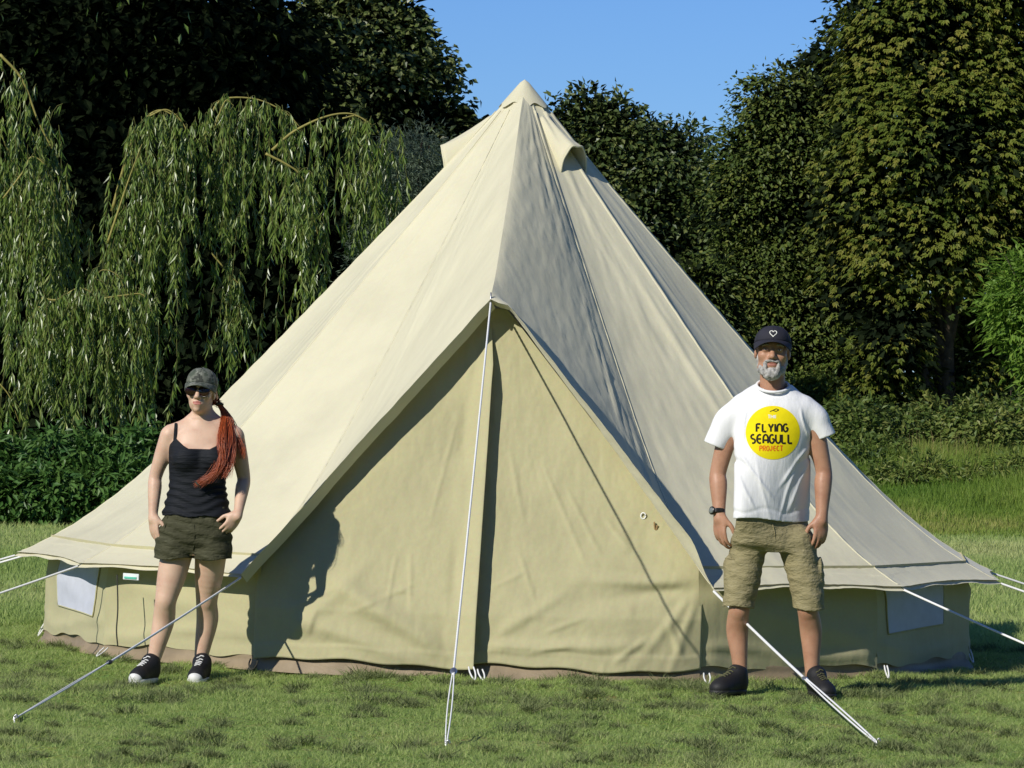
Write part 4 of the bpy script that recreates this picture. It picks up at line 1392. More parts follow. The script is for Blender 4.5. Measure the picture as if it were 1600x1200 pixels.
# side pockets
for c_, yw in ((A(1134, 893, .02), 1), (A(1283, 893, .02), -1)):
    sh.ell(c_ + np.array([-yw * -.006, 0, 0]), (.020, .060, .075), None, .020)
X, Y, Z = sh.ax[0][:, None, None], sh.ax[1][None, :, None], sh.ax[2][None, None, :]
sh.D = (sh.D + .005 * vnoise(X * 12 + Z * 5, Y * 8, Z * 11, 31) * sstep(A(1200, 816)[2], A(1200, 836)[2], Z) + .0022 * np.sin(Z * 95 + X * 34 + 6 * vnoise(X * 7, Y * 7, Z * 6, 33)) * sstep(A(1200, 845)[2] + .05, A(1200, 870)[2], Z) * .8).astype(np.float32)
cut = A(1205, 950)[2] + .008 * np.sin(X * 25) - Z
shell(sh, .010, cut)
V, F = sh.mesh(); V = relax(V, F, 1, .4)
shorts = mesh_np('shorts', V, F, M['khaki'], man)
hbv = bvh_of(V, F)


def cast(X_, Y_, bvh, d, lift=.002):
    o_ = at(X_, Y_, d - .7); hit = bvh.ray_cast(o_, (at(X_, Y_, d) - o_).normalized())
    return npv(hit[0] if hit[0] else at(X_, Y_, d)) + [0, -lift, 0]


for ln in ([(1207, 818), (1211, 838), (1207, 858)], [(1150, 838), (1165, 822)], [(1262, 838), (1250, 822)], [(1150, 944), (1165, 945)], [(1133, 872), (1148, 874)]):
    Bag().tube(smoothcurve([cast(x_, y_, hbv, MD, .001) for x_, y_ in ln], 14), .0024, 5).build('stitched_seam', M['khaki'], shorts)
# trainers
shoe('shoe', man, [A(1163, 1060, .05)[0], MD - CAM_D + .05, 0], [A(1112, 1080)[0], MD - CAM_D - .13, 0], (M['shoe_black'], M['rubber_black'], M['lace_dark']), .050, .085)
shoe('shoe', man, [A(1270, 1060, .05)[0], MD - CAM_D + .05, 0], [A(1292, 1080)[0], MD - CAM_D - .19, 0], (M['shoe_black'], M['rubber_black'], M['lace_dark']), .050, .085)
# wrist watch
ax_ = WL - EL; ax_ /= np.linalg.norm(ax_)
wc = A(1121, 799, -.015)
s1 = np.cross(ax_, [0, 1, 0]); s1 /= np.linalg.norm(s1); s2 = np.cross(ax_, s1)
b_ = Bag(); th = np.linspace(0, 2 * PI, 25)
for o_ in (-.006, 0, .006):
    b_.tube([wc + ax_ * o_ + s1 * .0345 * math.cos(t_) + s2 * .0345 * math.sin(t_) for t_ in th], .0045, 6)
wt = b_.build('watch', M['watch'], man)
fd = np.array([-.75, -.66, 0]); fd -= ax_ * (fd @ ax_); fd /= np.linalg.norm(fd)
R_ = np.stack([np.cross(ax_, fd), ax_, fd], 1)
Bag().ball(wc + fd * .036, (.021, .021, .008), R_, 18, 8).build('watch_case', M['watch'], wt)
Bag().ball(wc + fd * .0405, (.015, .015, .0045), R_, 18, 8).build('watch_dial', M['watch_face'], wt)

# ---------------------------------------------------------------- the woman
WD = 23.25; WZ = -0.060
woman = empty('person', (at(270, 1062, WD).x, WD - CAM_D, WZ), 'woman with long red ponytail in black vest top, olive shorts and camouflage cap', 'person')
A = lambda X, Y, o=0.0: npv(at(X, Y, WD + o))
HW = Head(A(314, 612, .0), rotm(rad(-6), rad(-2), rad(3)), .92)
f = Field([A(222, 800)[0] - .03, WD - CAM_D - .30, -.02], [A(396, 700)[0] + .04, WD - CAM_D + .22, 1.58], .0040)
build_head(f, HW, True); NECKZ = A(317, 650)[2]
f.cap(A(317, 632, .02), A(317, 665, .03), .047, .050, .025)
f.loft(world_rows([(655, 298, 337, .048, .03), (668, 277, 358, .060, .025), (690, 267, 364, .080, .015), (715, 266, 359, .094, .01), (755, 265, 352, .085, .012), (785, 264, 352, .086, .018), (815, 258, 355, .096, .02), (845, 256, 357, .098, .025), (868, 262, 350, .085, .03)], WD), .03, 2.2)
for sx, X_ in ((-1, 291), (1, 335)):
    f.ell(A(X_, 718, -.060), (.058, .050, .056), None, .03)
f.chain([A(305, 650, .03), A(288, 664, .02), A(268, 674, .02)], [.026, .030, .036], .025); f.chain([A(330, 650, .03), A(346, 664, .02), A(365, 676, .02)], [.026, .030, .036], .025)
SL, EL, WL = A(263, 681, .02), A(243, 745, .045), A(239, 806, -.005)
SR, ER, WR = A(369, 683, .02), A(381, 748, .055), A(372, 803, -.06)
for S_, E_, W_ in ((SL, EL, WL), (SR, ER, WR)):
    m_ = E_ * .72 + W_ * .28
    f.chain([S_, S_ * .5 + E_ * .5, E_, m_, W_ * .8 + E_ * .2, W_ + (W_ - E_) * .08], [.042, .040, .033, .035, .026, .022], .025)
hand(f, WL, (.12, -.12, -1), (-.75, -.65, 0), (.6, -.8, 0), .90, (.18, .3, .25), .01)
tipsR = hand(f, WR, (-.55, -.05, -.85), (.45, -.88, -.2), (-.8, -.2, .55), .90, (.30, .55, .35), .10)
for hip, knee, cal, ank in ((A(278, 858, .02), A(259, 938, -.005), A(256, 968, .03), A(240, 1034, .02)), (A(330, 858, .03), A(323, 938, .12), A(324, 968, .16), A(313, 1034, .17))):
    f.chain([hip, hip * .5 + knee * .5, knee, cal, cal * .45 + ank * .55, ank], [.080, .072, .054, .055, .043, .031], .018)
    f.ell(knee + [0, -.028, 0], (.030, .024, .034), None, .025)
V, F = f.mesh(); V = soften(V, F, NECKZ)
body = mesh_np('body', V, F, [M['skin_woman'], M['lip']], woman, True, midx=face_bits(HW, V, F, None))
wbv = bvh_of(V, F)
for sx in (-1, 1):
    pts = np.array([HW.p(sx * x_, -.094 + abs(x_ - .03) * .25, .024 + z_) for x_, z_ in ((.014, 0), (.03, .004), (.05, -.001))])
    Bag().tube(smoothcurve(pts, 10), .003, 6).build('eyebrow', M['brow'], body)
# sunglasses
sg = None
b_ = Bag()
for sx in (-1, 1):
    R_ = HW.R @ np.array(Matrix.Rotation(rad(-sx * 12), 3, 'Z'))
    b_.ball(HW.p(sx * .034, -.1035, .001), HW.r(.0315, .0060, .0275), R_, 24, 12)
sg = b_.build('sunglasses', M['lens'], woman)
b_ = Bag(); th = np.linspace(0, 2 * PI, 29)
for sx in (-1, 1):
    R_ = HW.R @ np.array(Matrix.Rotation(rad(-sx * 12), 3, 'Z'))
    b_.tube([HW.p(sx * .034, -.1035, .001) + R_ @ HW.r(.0325 * math.cos(t_), 0, .0285 * math.sin(t_)) for t_ in th], .0026, 6)
    b_.tube([HW.p(sx * .064, -.093, .010), HW.p(sx * .076, -.05, .010), HW.p(sx * .078, .01, .006)], .0028, 6)
b_.tube([HW.p(-.008, -.110, .010), HW.p(0, -.112, .013), HW.p(.008, -.110, .010)], .0026, 6)
b_.build('frame', M['frame'], sg)
capw = cap_hat(HW, 'cap', woman, M['camo'], (.086, .108, .090), .034, .066, .078, .022, .06, .004)
# vest top: body shape, a few millimetres proud
vt = Field([A(240, 700)[0], WD - CAM_D - .22, A(300, 815)[2]], [A(395, 700)[0], WD - CAM_D + .24, A(300, 650)[2]], .0036)
g_ = .006
vt.loft(world_rows([(668, 272, 360, .062 + g_, .025), (690, 264, 363, .083 + g_, .015), (715, 263, 361, .098 + g_, .01), (755, 264, 353, .085 + g_, .012), (785, 258, 357, .094 + g_, .018), (812, 250, 362, .113 + g_, .02)], WD), .03, 2.2)
for X_ in (291, 335): vt.ell(A(X_, 716, -.062), (.066, .059, .062), None, .03)
X, Y, Z = vt.ax[0][:, None, None], vt.ax[1][None, :, None], vt.ax[2][None, None, :]
vt.D = (vt.D + .0028 * np.sin(Z * 150 + 5 * vnoise(X * 7, Y * 7, Z * 7, 41)) * sstep(A(300, 735)[2], A(300, 775)[2], Z) + .002 * vnoise(X * 20, Y * 20, Z * 20, 43)).astype(np.float32)
cxw = A(313, 700)[0]
u_ = np.abs(X - cxw)
fr_ = A(313, 701)[2] + .55 * np.clip(u_ - .052, 0, 1) + .30 * np.clip(u_ - .08, 0, 1)     # front neckline
fr_ = np.where(u_ > .125, A(313, 686)[2] - (u_ - .125) * 1.2, fr_)
bk_ = A(313, 700)[2] + 0 * X
yc = A(313, 700, .015)[1]
topz = np.where(Y < yc, fr_, bk_)
cut = np.maximum(Z - topz, A(300, 806)[2] + .004 * np.sin(X * 40) - Z)
shell(vt, .009, cut)
V, F = vt.mesh(); V = relax(V, F, 1, .4)
vest = mesh_np('vest_top', V, F, M['black_knit'], woman)
vbv = bvh_of(V, F)
for path in ([(272, 700), (273, 690), (274, 676), (275, 664)], [(352, 700), (351, 688), (349, 674), (346, 662)]):
    pts = [cast(x_, y_, wbv, WD, .004) for x_, y_ in path]
    top = pts[-1] + [0, .03, .006]
    pts += [top, top + [0, .06, -.015], top + [0, .085, -.06], top + [0, .09, -.12]]
    b_ = Bag()
    for o_ in (-.004, .0, .004): b_.tube(smoothcurve(np.array(pts) + [o_, 0, 0], 24), .0042, 6)
    b_.build('strap', M['black_knit'], vest)
# shorts
sh = Field([A(228, 850)[0], WD - CAM_D - .24, A(300, 890)[2]], [A(385, 850)[0], WD - CAM_D + .27, A(300, 785)[2]], .0040)
sh.loft(world_rows([(790, 262, 353, .090, .018), (803, 257, 356, .102, .02), (830, 248, 361, .120, .022), (850, 246, 361, .115, .025), (862, 255, 352, .09, .03)], WD), .02, 2.4)
for (p0, p1, p2) in ((A(276, 840, .015), A(272, 862, .01), A(269, 892, .005)), (A(331, 840, .015), A(332, 862, .01), A(333, 892, .005))):
    sh.chain([p0, p1, p2], [.094, .098, .100], .015, ((0, 1, 0), 1.08))
X, Y, Z = sh.ax[0][:, None, None], sh.ax[1][None, :, None], sh.ax[2][None, None, :]
sh.D = (sh.D + .006 * vnoise(X * 14, Y * 10, Z * 24, 51) * sstep(A(300, 806)[2], A(300, 825)[2], Z) + .003 * np.sin(Z * 120 + X * 30 + 4 * vnoise(X * 8, Y * 8, Z * 6, 53)) + .004 * np.sin(X * 110) * sstep(A(300, 820)[2], A(300, 800)[2], Z)).astype(np.float32)
cut = A(300, 873)[2] + .006 * np.sin(X * 30) - Z
shell(sh, .009, cut)
V, F = sh.mesh(); V = relax(V, F, 1, .4)
shorts = mesh_np('shorts', V, F, M['olive'], woman)
hbv2 = bvh_of(V, F)
for ln in ([(243, 868), (270, 869), (298, 869)], [(304, 869), (335, 869), (360, 868)], [(302, 806), (304, 835), (302, 860)], [(262, 806), (256, 830)], [(350, 806), (356, 828)]):
    Bag().tube(smoothcurve([cast(x_, y_, hbv2, WD, .001) for x_, y_ in ln], 14), .0022, 5).build('stitched_seam', M['olive'], shorts)
# drawstring gathers
shoe('shoe', woman, [A(243, 1050, .05)[0], WD - CAM_D + .045, 0], [A(212, 1062)[0], WD - CAM_D - .165, 0], (M['shoe_black'], M['rubber_white'], M['lace_white']), .043, .082, True, None, WZ)
shoe('shoe', woman, [A(316, 1050, .05)[0], WD - CAM_D + .185, 0], [A(304, 1058)[0], WD - CAM_D - .03, 0], (M['shoe_black'], M['rubber_white'], M['lace_white']), .043, .082, True, None, WZ)
Bag().tube([tipsR[1] * .55 + WR * .45 + .012 * np.array([math.cos(t_), math.sin(t_), 0]) for t_ in np.linspace(0, 2 * PI, 16)], .0016, 5).build('ring', M['steel'], woman)
# hair: back of the head plus a long ponytail drawn over her left shoulder
hv, hf, hr = [], [], []
hn = 0
rg = np.random.default_rng(5)


def strand(pts, w0, w1, val):
    global hn
    c = smoothcurve(pts, 16)
    r_ = np.linspace(w0, w1, 16) * (1 - 0.5 * np.linspace(0, 1, 16) ** 6)
    v, q_, t_ = tube_arrays(c, r_, 4, False)
    hv.append(v); hf.append(q_ + hn); hn += len(v); hr.append(np.full(len(v), val))


root_ = A(343, 632, .045)
g0 = [root_, A(353, 652, .02), A(360, 680, -.05), A(352, 715, -.10), A(338, 738, -.115), A(322, 750, -.115), A(310, 757, -.11)]
g1 = [root_, A(352, 650, .02), A(346, 680, -.06), A(344, 712, -.105), A(340, 735, -.12), A(325, 752, -.12)]
g2 = [root_, A(358, 652, .03), A(367, 674, .0), A(375, 697, -.03), A(378, 716, -.035)]
g3 = [root_, A(354, 650, .02), A(362, 690, -.05), A(358, 725, -.095), A(350, 745, -.11)]
g4 = [root_, A(350, 648, .02), A(348, 672, -.055), A(346, 700, -.10), A(347, 722, -.11)]
for gd, cnt_, sp in ((g0, 230, .0125), (g1, 170, .011), (g2, 60, .013), (g3, 140, .012), (g4, 120, .0105)):
    for i in range(cnt_):
        o_ = rg.normal(0, 1, 3) * sp * [1, .7, .4]
        tw = rg.uniform(0, 6.28)
        pts = []
        for j, q_ in enumerate(gd):
            t_ = j / (len(gd) - 1)
            amp = .25 + .9 * t_ * (1 - .35 * t_) * 1.2
            pts.append(q_ + o_ * amp + rg.normal(0, 1, 3) * .005 * t_ + .005 * np.array([math.sin(tw + 7 * t_), 0, math.cos(tw + 7 * t_)]))
        strand(pts, .0011, .0006, float(np.clip(rg.normal(.5, .25) + .15 * (o_[1] < 0), 0, 1)))
for i in range(120):      # swept back from the temples under the cap
    sx = 1 if i % 3 else -1
    a_ = rg.uniform(.0, 1.0)
    p0 = HW.p(sx * (.068 + rg.normal(0, .002)), -.045 + a_ * .05, .034 - a_ * .01)
    p1 = HW.p(sx * .080, .03 + a_ * .03, .0 - .03 * a_ + rg.normal(0, .005))
    p2 = HW.p(sx * .05 + .03, .095, -.035 + rg.normal(0, .006))
    strand([p0, p1, p2, root_ + rg.normal(0, .008, 3)], .0020, .0016, float(np.clip(rg.normal(.4, .2), 0, 1)))
hair = mesh_np('hair', np.concatenate(hv), np.concatenate(hf), M['hair_red'], woman, attrs={'rnd': np.concatenate(hr)})
Bag().tube(smoothcurve([root_ + [-.016, 0, 0], root_ + [0, -.016, .004], root_ + [.016, 0, 0], root_ + [0, .016, -.004], root_ + [-.016, 0, 0]], 20), .006, 6).build('hair_tie', M['cord'], hair)
Bag().tube(smoothcurve([A(306, 753, -.118), A(309, 757, -.125), A(313, 760, -.118)], 8), .005, 6).build('hair_tie', M['cord'], hair)
# ------------------------------------------------------------------ leaves
def leaves_np(c, axis, nrm, L, W, fold=0.12):
    """Kite-shaped folded leaves: c base points, axis directions, normals."""
    n_ = len(c)
    side = np.cross(axis, nrm); side /= np.linalg.norm(side, axis=1, keepdims=True) + 1e-9
    up = np.cross(side, axis)
    L = np.broadcast_to(L, (n_,))[:, None]; W = np.broadcast_to(W, (n_,))[:, None]
    v = np.stack([c, c + axis * L * .42 + side * W * .5 + up * W * fold, c + axis * L - up * L * .10, c + axis * L * .42 - side * W * .5 + up * W * fold], 1)
    f = np.arange(n_ * 4).reshape(n_, 4)
    return v.reshape(-1, 3), f


def unit(a): return a / (np.linalg.norm(a, axis=-1, keepdims=True) + 1e-9)


def crown(parent, mat, lobes, clumps, per, L, W, spread, rng, palm=0, droop=0.35, deep=0.22, tone=0.0, name='crown', flat=0.6, shell_lo=.80, gaps=False):
    """Leaf clumps spread over and inside ellipsoidal lobes; palm>0 makes hand-shaped sprays of that many leaflets."""
    cs, rs = np.array([l_[0] for l_ in lobes], float), np.array([l_[1] for l_ in lobes], float)
    area = (rs[:, 0] * rs[:, 2] + rs[:, 0] * rs[:, 1] + rs[:, 1] * rs[:, 2])
    which = rng.choice(len(lobes), clumps, p=area / area.sum())
    d = unit(rng.normal(0, 1, (clumps, 3)))
    keep_ = None
    rr_ = np.where(rng.random(clumps) < deep, rng.uniform(.35, shell_lo, clumps), np.where(rng.random(clumps) < .14, rng.uniform(1.05, 1.22, clumps), rng.uniform(shell_lo, 1.06, clumps)))
    cc = cs[which] + d * rs[which] * rr_[:, None]
    cd = unit(d / rs[which] * rs[which].mean())
    if gaps:        # leave dark hollows between the boughs
        keep_ = vnoise(cc[:, 0] * 1.25, cc[:, 1] * 1.25, cc[:, 2] * 1.25, 7) > -.30
        cc, cd = cc[keep_], cd[keep_]; clumps = len(cc)
    ci = np.repeat(np.arange(clumps), per)
    n_ = len(ci)
    sz = rng.uniform(.6, 1.35, clumps)[ci]
    off = np.clip(rng.normal(0, 1, (n_, 3)), -1.9, 1.9) * spread * sz[:, None] * np.array([1, 1, flat])
    off[:, 2] -= 0.4 * (off[:, 0] ** 2 + off[:, 1] ** 2) / (spread * 1.5)
    c = cc[ci] + off
    tone_c = rng.normal(0, .20, clumps)[ci]
    hd = unit(off * [1, 1, .3] + cd[ci] * spread * .8 + rng.normal(0, .35 * spread, (n_, 3)))
    if palm:
        ax0 = unit(hd * [1, 1, .4] + np.array([0, 0, -droop]))
        nr0 = unit(np.array([0, 0, 1.0]) + hd * .8 + rng.normal(0, .3, (n_, 3)))
        nr0 = unit(nr0 - ax0 * (nr0 * ax0).sum(1, keepdims=True))
        sd0 = np.cross(ax0, nr0)
        V, Fc, R = [], [], []
        for i in range(palm):
            a = (i - (palm - 1) / 2) * (1.9 / max(1, palm - 1)) * 1.15
            ax_ = unit(ax0 * math.cos(a) + sd0 * math.sin(a) - np.array([0, 0, .18]) + rng.normal(0, .08, (n_, 3)))
            ll = L * (1 - .22 * abs(i - (palm - 1) / 2)) * rng.uniform(.8, 1.15, n_)
            v, f_ = leaves_np(c, ax_, nr0, ll, W * rng.uniform(.85, 1.15, n_))
            V.append(v); Fc.append(f_ + i * n_ * 4); R.append(np.repeat(np.clip(.5 + tone + tone_c + rng.normal(0, .12, n_), 0, 1), 4))
        V = np.concatenate(V); Fc = np.concatenate(Fc); R = np.concatenate(R)
    else:
        ax_ = unit(hd + np.array([0, 0, -droop]) + rng.normal(0, .45, (n_, 3)))
        nr = unit(np.array([0, 0, .8]) + cd[ci] * .7 + rng.normal(0, .5, (n_, 3)))
        V, Fc = leaves_np(c, ax_, nr, L * rng.uniform(.7, 1.25, n_), W * rng.uniform(.8, 1.2, n_))
        R = np.repeat(np.clip(.5 + tone + tone_c + rng.normal(0, .15, n_), 0, 1), 4)
    return mesh_np(name, V, Fc, mat, parent, False, attrs={'rnd': R})


def trunk(parent, base, lobes, r0, rng, limbs=9):
    b_ = Bag()
    base = npv(base)
    cs = np.array([l_[0] for l_ in lobes], float)
    top = cs[np.argmax(cs[:, 2])]
    mid = base * .5 + cs.mean(0) * .5
    c = smoothcurve([base + [0, 0, -.1], base * .7 + mid * .3 + rng.normal(0, .05, 3), mid, top], 24)
    b_.tube(c, np.linspace(r0, r0 * .18, 24) * (1 + .25 * np.exp(-np.arange(24) / 2.0)), 10)
    for i in range(limbs):
        q_ = cs[i % len(cs)] + rng.normal(0, .15, 3)
        s_ = c[rng.integers(6, 18)]
        b_.tube(smoothcurve([s_, s_ * .55 + q_ * .45 + [0, 0, .15], q_], 12), np.linspace(r0 * .36, r0 * .06, 12), 7)
    return b_.build('trunk', M['bark'], parent)


def px_lobes(rows, d, depth=1.0):
    """rows (X, Y, rx, ry[, depth offset]) in photo pixels at distance d -> ellipsoids in the world."""
    out = []
    for r_ in rows:
        X_, Y_, rx, ry = r_[:4]; o_ = r_[4] if len(r_) > 4 else 0
        s_ = (d + o_) / F_PX
        out.append((npv(at(X_, Y_, d + o_)), (rx * s_, (rx + ry) / 2 * s_ * depth, ry * s_)))
    return out


M['leaf_chestnut'] = mat_leaf('chestnut_leaf', (0.055, 0.095, 0.014), (0.145, 0.185, 0.026), (0.25, 0.235, 0.045), 0.5, 0.28, 0.3)
M['leaf_green'] = mat_leaf('green_leaf', (0.045, 0.08, 0.016), (0.1, 0.145, 0.028), (0.18, 0.2, 0.04), 0.5, 0.28, 0.3)
M['leaf_dark'] = mat_leaf('dark_leaf', (0.022, 0.042, 0.012), (0.07, 0.105, 0.024), (0.17, 0.19, 0.055), 0.42, 0.2, 0.45)
M['leaf_shade'] = mat_leaf('shade_black_leaf', (0.006, 0.012, 0.005), (0.011, 0.019, 0.007), (0.02, 0.028, 0.01), 0.8, 0.1, 0.06)  # near-black leaf colour stands in for deep shade under and inside the crowns
M['leaf_broad'] = mat_leaf('broad_leaf', (0.04, 0.07, 0.018), (0.11, 0.15, 0.04), (0.25, 0.28, 0.10), .38, .22, .55)
M['leaf_willow'] = mat_leaf('willow_leaf', (0.07, 0.13, 0.018), (0.155, 0.235, 0.04), (0.29, 0.33, 0.09), 0.36, 0.26, 0.6)
M['leaf_greywillow'] = mat_leaf('grey_willow_leaf', (0.09, 0.13, 0.08), (0.15, 0.2, 0.13), (0.23, 0.28, 0.18), 0.5, 0.25, 0.35)
M['leaf_bright'] = mat_leaf('bright_leaf', (0.09, 0.18, 0.02), (0.16, 0.28, 0.035), (0.24, 0.36, 0.06), 0.5, 0.35, 0.3)
M['leaf_bramble'] = mat_leaf('bramble_leaf', (0.05, 0.09, 0.018), (0.12, 0.18, 0.035), (0.24, 0.26, 0.065), 0.5, 0.28, 0.3)
M['leaf_nettle'] = mat_leaf('nettle_leaf', (0.035, 0.1, 0.02), (0.07, 0.155, 0.03), (0.11, 0.2, 0.045), 0.45, 0.25, 0.35)
M['dry_stem'] = mat_leaf('dry_stem', (0.20, 0.15, 0.06), (0.30, 0.24, 0.10), (0.40, 0.34, 0.17), .7, .15, .2)
M['blade'] = mat_leaf('grass_blade', (0.21, 0.31, 0.070), (0.385, 0.505, 0.150), (0.56, 0.59, 0.25), 0.6, 0.50, 0.25)
M['clipping'] = mat_leaf('cut_grass', (0.12, 0.15, 0.055), (0.2, 0.24, 0.095), (0.33, 0.33, 0.16), 0.7, 0.25, 0.2)
M['meadow'] = mat_leaf('meadow_blade', (0.12, 0.22, 0.028), (0.22, 0.32, 0.05), (0.46, 0.43, 0.14), 0.55, 0.42, 0.25)

R_ = np.random.default_rng


def tree(label, rows, d, mat, base, clumps, per, L, W, spread, seed, r0=.16, name='tree', group='trees behind the tent', depth=1.0, inner=True, **kw):
    rng = R_(seed)
    lobes = px_lobes(rows, d, depth)
    g = at(base, 900, d); g.z = 0
    root = empty(name, tuple(g), label, 'tree', group)
    trunk(root, g, lobes, r0, rng)
    crown(root, mat, lobes, clumps, per, L, W, spread, rng, gaps=inner, **kw)
    if not inner: return root
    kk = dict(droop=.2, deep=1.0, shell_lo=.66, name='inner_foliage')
    crown(root, M['leaf_shade'], lobes, int(clumps * .45), 30, .15, .10, spread, rng, **kk)  # shade inside the crown is put into the colour of these inner leaves
    return root


tree('tall horse chestnut with olive-brown leaves at the right edge', [(1455, 40, 120, 110), (1570, 120, 130, 150, .6), (1390, 170, 95, 95), (1490, 220, 130, 120, -.5), (1350, 300, 70, 90), (1440, 360, 110, 90, -.3), (1570, 330, 90, 120),
     (1345, 420, 55, 80), (1390, 500, 60, 80, -.4), (1375, 590, 62, 48), (1470, 480, 55, 50, .8), (1500, 590, 50, 30, .4), (1570, 500, 60, 55, 1.0), (1368, 60, 38, 55), (1465, -60, 110, 60), (1560, -50, 120, 80), (1580, 600, 50, 30, 1.2), (1660, 250, 110, 260, 1.0)],
     63, M['leaf_chestnut'], 1478, 1900, 20, .112, .040, .20, 1, .22, 'chestnut_tree', palm=5, droop=.45, deep=.28, depth=.8)
tree('green ivy-like tree between the tent and the olive chestnut', [(1292, 100, 46, 52), (1228, 165, 62, 60), (1190, 245, 62, 66), (1270, 215, 75, 70), (1160, 310, 42, 66), (1230, 330, 85, 90), (1300, 350, 55, 90), (1195, 430, 66, 80), (1270, 470, 80, 80), (1150, 440, 40, 75),
     (1210, 540, 70, 75), (1290, 560, 70, 70), (1160, 560, 50, 60), (1330, 160, 45, 70), (1340, 28, 28, 38)], 67, M['leaf_green'], 1230, 1450, 50, .078, .045, .19, 2, .18, 'leafy_tree', deep=.22, droop=.3)
tree('dark conical-topped tree behind the right slope of the tent', [(965, 215, 52, 55), (1040, 250, 66, 66), (895, 205, 48, 45), (920, 165, 26, 22), (960, 180, 14, 24), (1010, 200, 20, 26), (930, 290, 75, 75), (1010, 330, 95, 85), (1085, 325, 40, 62), (1080, 420, 55, 70), (990, 410, 90, 70), (1110, 500, 50, 60), (1030, 500, 70, 60)],
     76, M['leaf_dark'], 1010, 900, 40, .12, .07, .22, 3, .2, 'dark_tree', deep=.25, droop=.25)
tree('tall dark broadleaf tree above the willow, left of the tent peak', [(548, 50, 66, 60), (612, 85, 50, 58), (686, 104, 15, 28), (595, 150, 90, 62), (688, 190, 34, 40), (540, 130, 55, 90), (640, 225, 80, 62), (722, 195, 16, 14), (585, 12, 34, 30), (632, 36, 22, 24), (560, -20, 40, 30), (700, 235, 28, 26), (560, 230, 60, 60), (500, 40, 40, 60), (640, 300, 70, 50)],
     60, M['leaf_broad'], 610, 1000, 42, .105, .065, .17, 4, .2, 'broadleaf_tree', deep=.25, droop=.3, tone=.06)
tree('feathery grey-green willow beside the left slope of the tent', [(650, 240, 45, 40), (615, 270, 40, 50), (680, 285, 40, 40), (640, 330, 55, 50), (600, 380, 45, 60), (660, 215, 22, 20)], 53, M['leaf_greywillow'], 630, 330, 40, .075, .012, .16, 5, .08, 'grey_willow', inner=False, deep=.3, droop=.1)
tree('fresh bright green bush tree cut by the right edge', [(1596, 440, 34, 36), (1582, 482, 32, 30), (1615, 512, 44, 30), (1566, 466, 18, 16), (1640, 450, 50, 70), (1660, 540, 60, 70), (1600, 408, 18, 22)], 53, M['leaf_bright'], 1700, 300, 26, .13, .035, .13, 6, .05, 'bright_tree', inner=False, droop=.25, deep=.2)
tree('low green elder bush in front of the trees behind the tent', [(1105, 450, 30, 40), (1120, 500, 44, 40), (1140, 560, 44, 50), (1085, 430, 18, 18)], 64, M['leaf_green'], 1120, 160, 40, .10, .045, .15, 7, .06, 'elder_bush', deep=.2, tone=.1)
tree('huge tree filling the upper left corner, its deep shade coloured near-black', [(60, 60, 190, 170), (280, 50, 190, 160), (415, 90, 62, 130), (120, 300, 200, 170), (330, 320, 190, 170), (450, 330, 110, 160), (60, 520, 150, 150), (250, 540, 170, 140), (430, 540, 130, 120), (-90, 250, 150, 260), (470, 440, 80, 100), (150, 660, 170, 70), (350, 660, 150, 70)],
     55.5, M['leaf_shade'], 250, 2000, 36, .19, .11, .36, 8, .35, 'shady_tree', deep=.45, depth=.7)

# dark wood far behind, seen in the gaps between the trunks
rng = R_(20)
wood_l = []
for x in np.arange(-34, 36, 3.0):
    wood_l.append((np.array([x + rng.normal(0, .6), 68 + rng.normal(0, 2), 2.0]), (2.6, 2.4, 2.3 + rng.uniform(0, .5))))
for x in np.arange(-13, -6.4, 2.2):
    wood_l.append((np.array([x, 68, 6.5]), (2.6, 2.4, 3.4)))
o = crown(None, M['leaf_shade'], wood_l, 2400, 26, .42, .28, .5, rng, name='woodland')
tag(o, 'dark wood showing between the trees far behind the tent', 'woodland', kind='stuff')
# added wood behind the camera, unseen, to hold low sky light off the tent
wl_ = []
for a_ in np.arange(rad(-75), rad(75), rad(5.0)):
    for hh in (2.5, 7.5, 12.5, 16.5):
        wl_.append((np.array([46 * math.sin(a_), -20 - 46 * math.cos(a_), hh]), (3.6, 3.0, 4.0)))
o = crown(None, M['leaf_dark'], wl_, 2600, 14, .85, .5, .9, rng, name='woodland')
tag(o, 'added unseen trees behind the camera, blocking low sky light', 'woodland', kind='stuff')

# ------------------------------------------------------------------ weeping willow
rng = R_(31)
wg = at(60, 900, 60); wg.z = 0
willow = empty('weeping_willow', tuple(wg), 'weeping willow with long sunlit hanging fronds left of the tent', 'tree', 'trees behind the tent')
b_ = Bag()
tb = npv(wg)
b_.tube(smoothcurve([tb, tb + [.1, .1, 2.0], tb + [-.2, .3, 4.5], tb + [-.4, .4, 7.5]], 20), np.linspace(.42, .16, 20), 12)
for dx, dy, dz in ((-3, -5, 8.4), (2.5, -5.5, 8.2), (-1, -7, 8), (1, 2, 8), (-4, -3, 8), (3.0, -4, 8)):
    b_.tube(smoothcurve([tb + [-.1, .2, 3.2], tb + [dx * .35, dy * .35, dz * .85], tb + [dx, dy, dz]], 14), np.linspace(.16, .04, 14), 8)
b_.build('trunk', M['bark'], willow)
# dome of foliage overhead, above the top of the picture
top_l = [(np.array([x, y, z]), (2.4, 2.2, 1.6)) for x, y, z in ((-7.5, 24.5, 8.2), (-5.2, 23.5, 8.2), (-4.4, 25, 8.2), (-10, 25, 8), (-6, 27, 9), (-4.6, 28, 9), (-9, 28, 8.8), (-6, 24, 9.8), (-12, 26, 8.2), (-13, 23, 7.6), (-10.5, 22.5, 8.6))]
crown(willow, M['leaf_willow'], top_l, 1100, 30, .12, .045, .45, rng, droop=1.2, deep=.4, flat=1.0)

leafV, leafF, leafR, nleaf = [], [], [], 0
twigs = Bag()


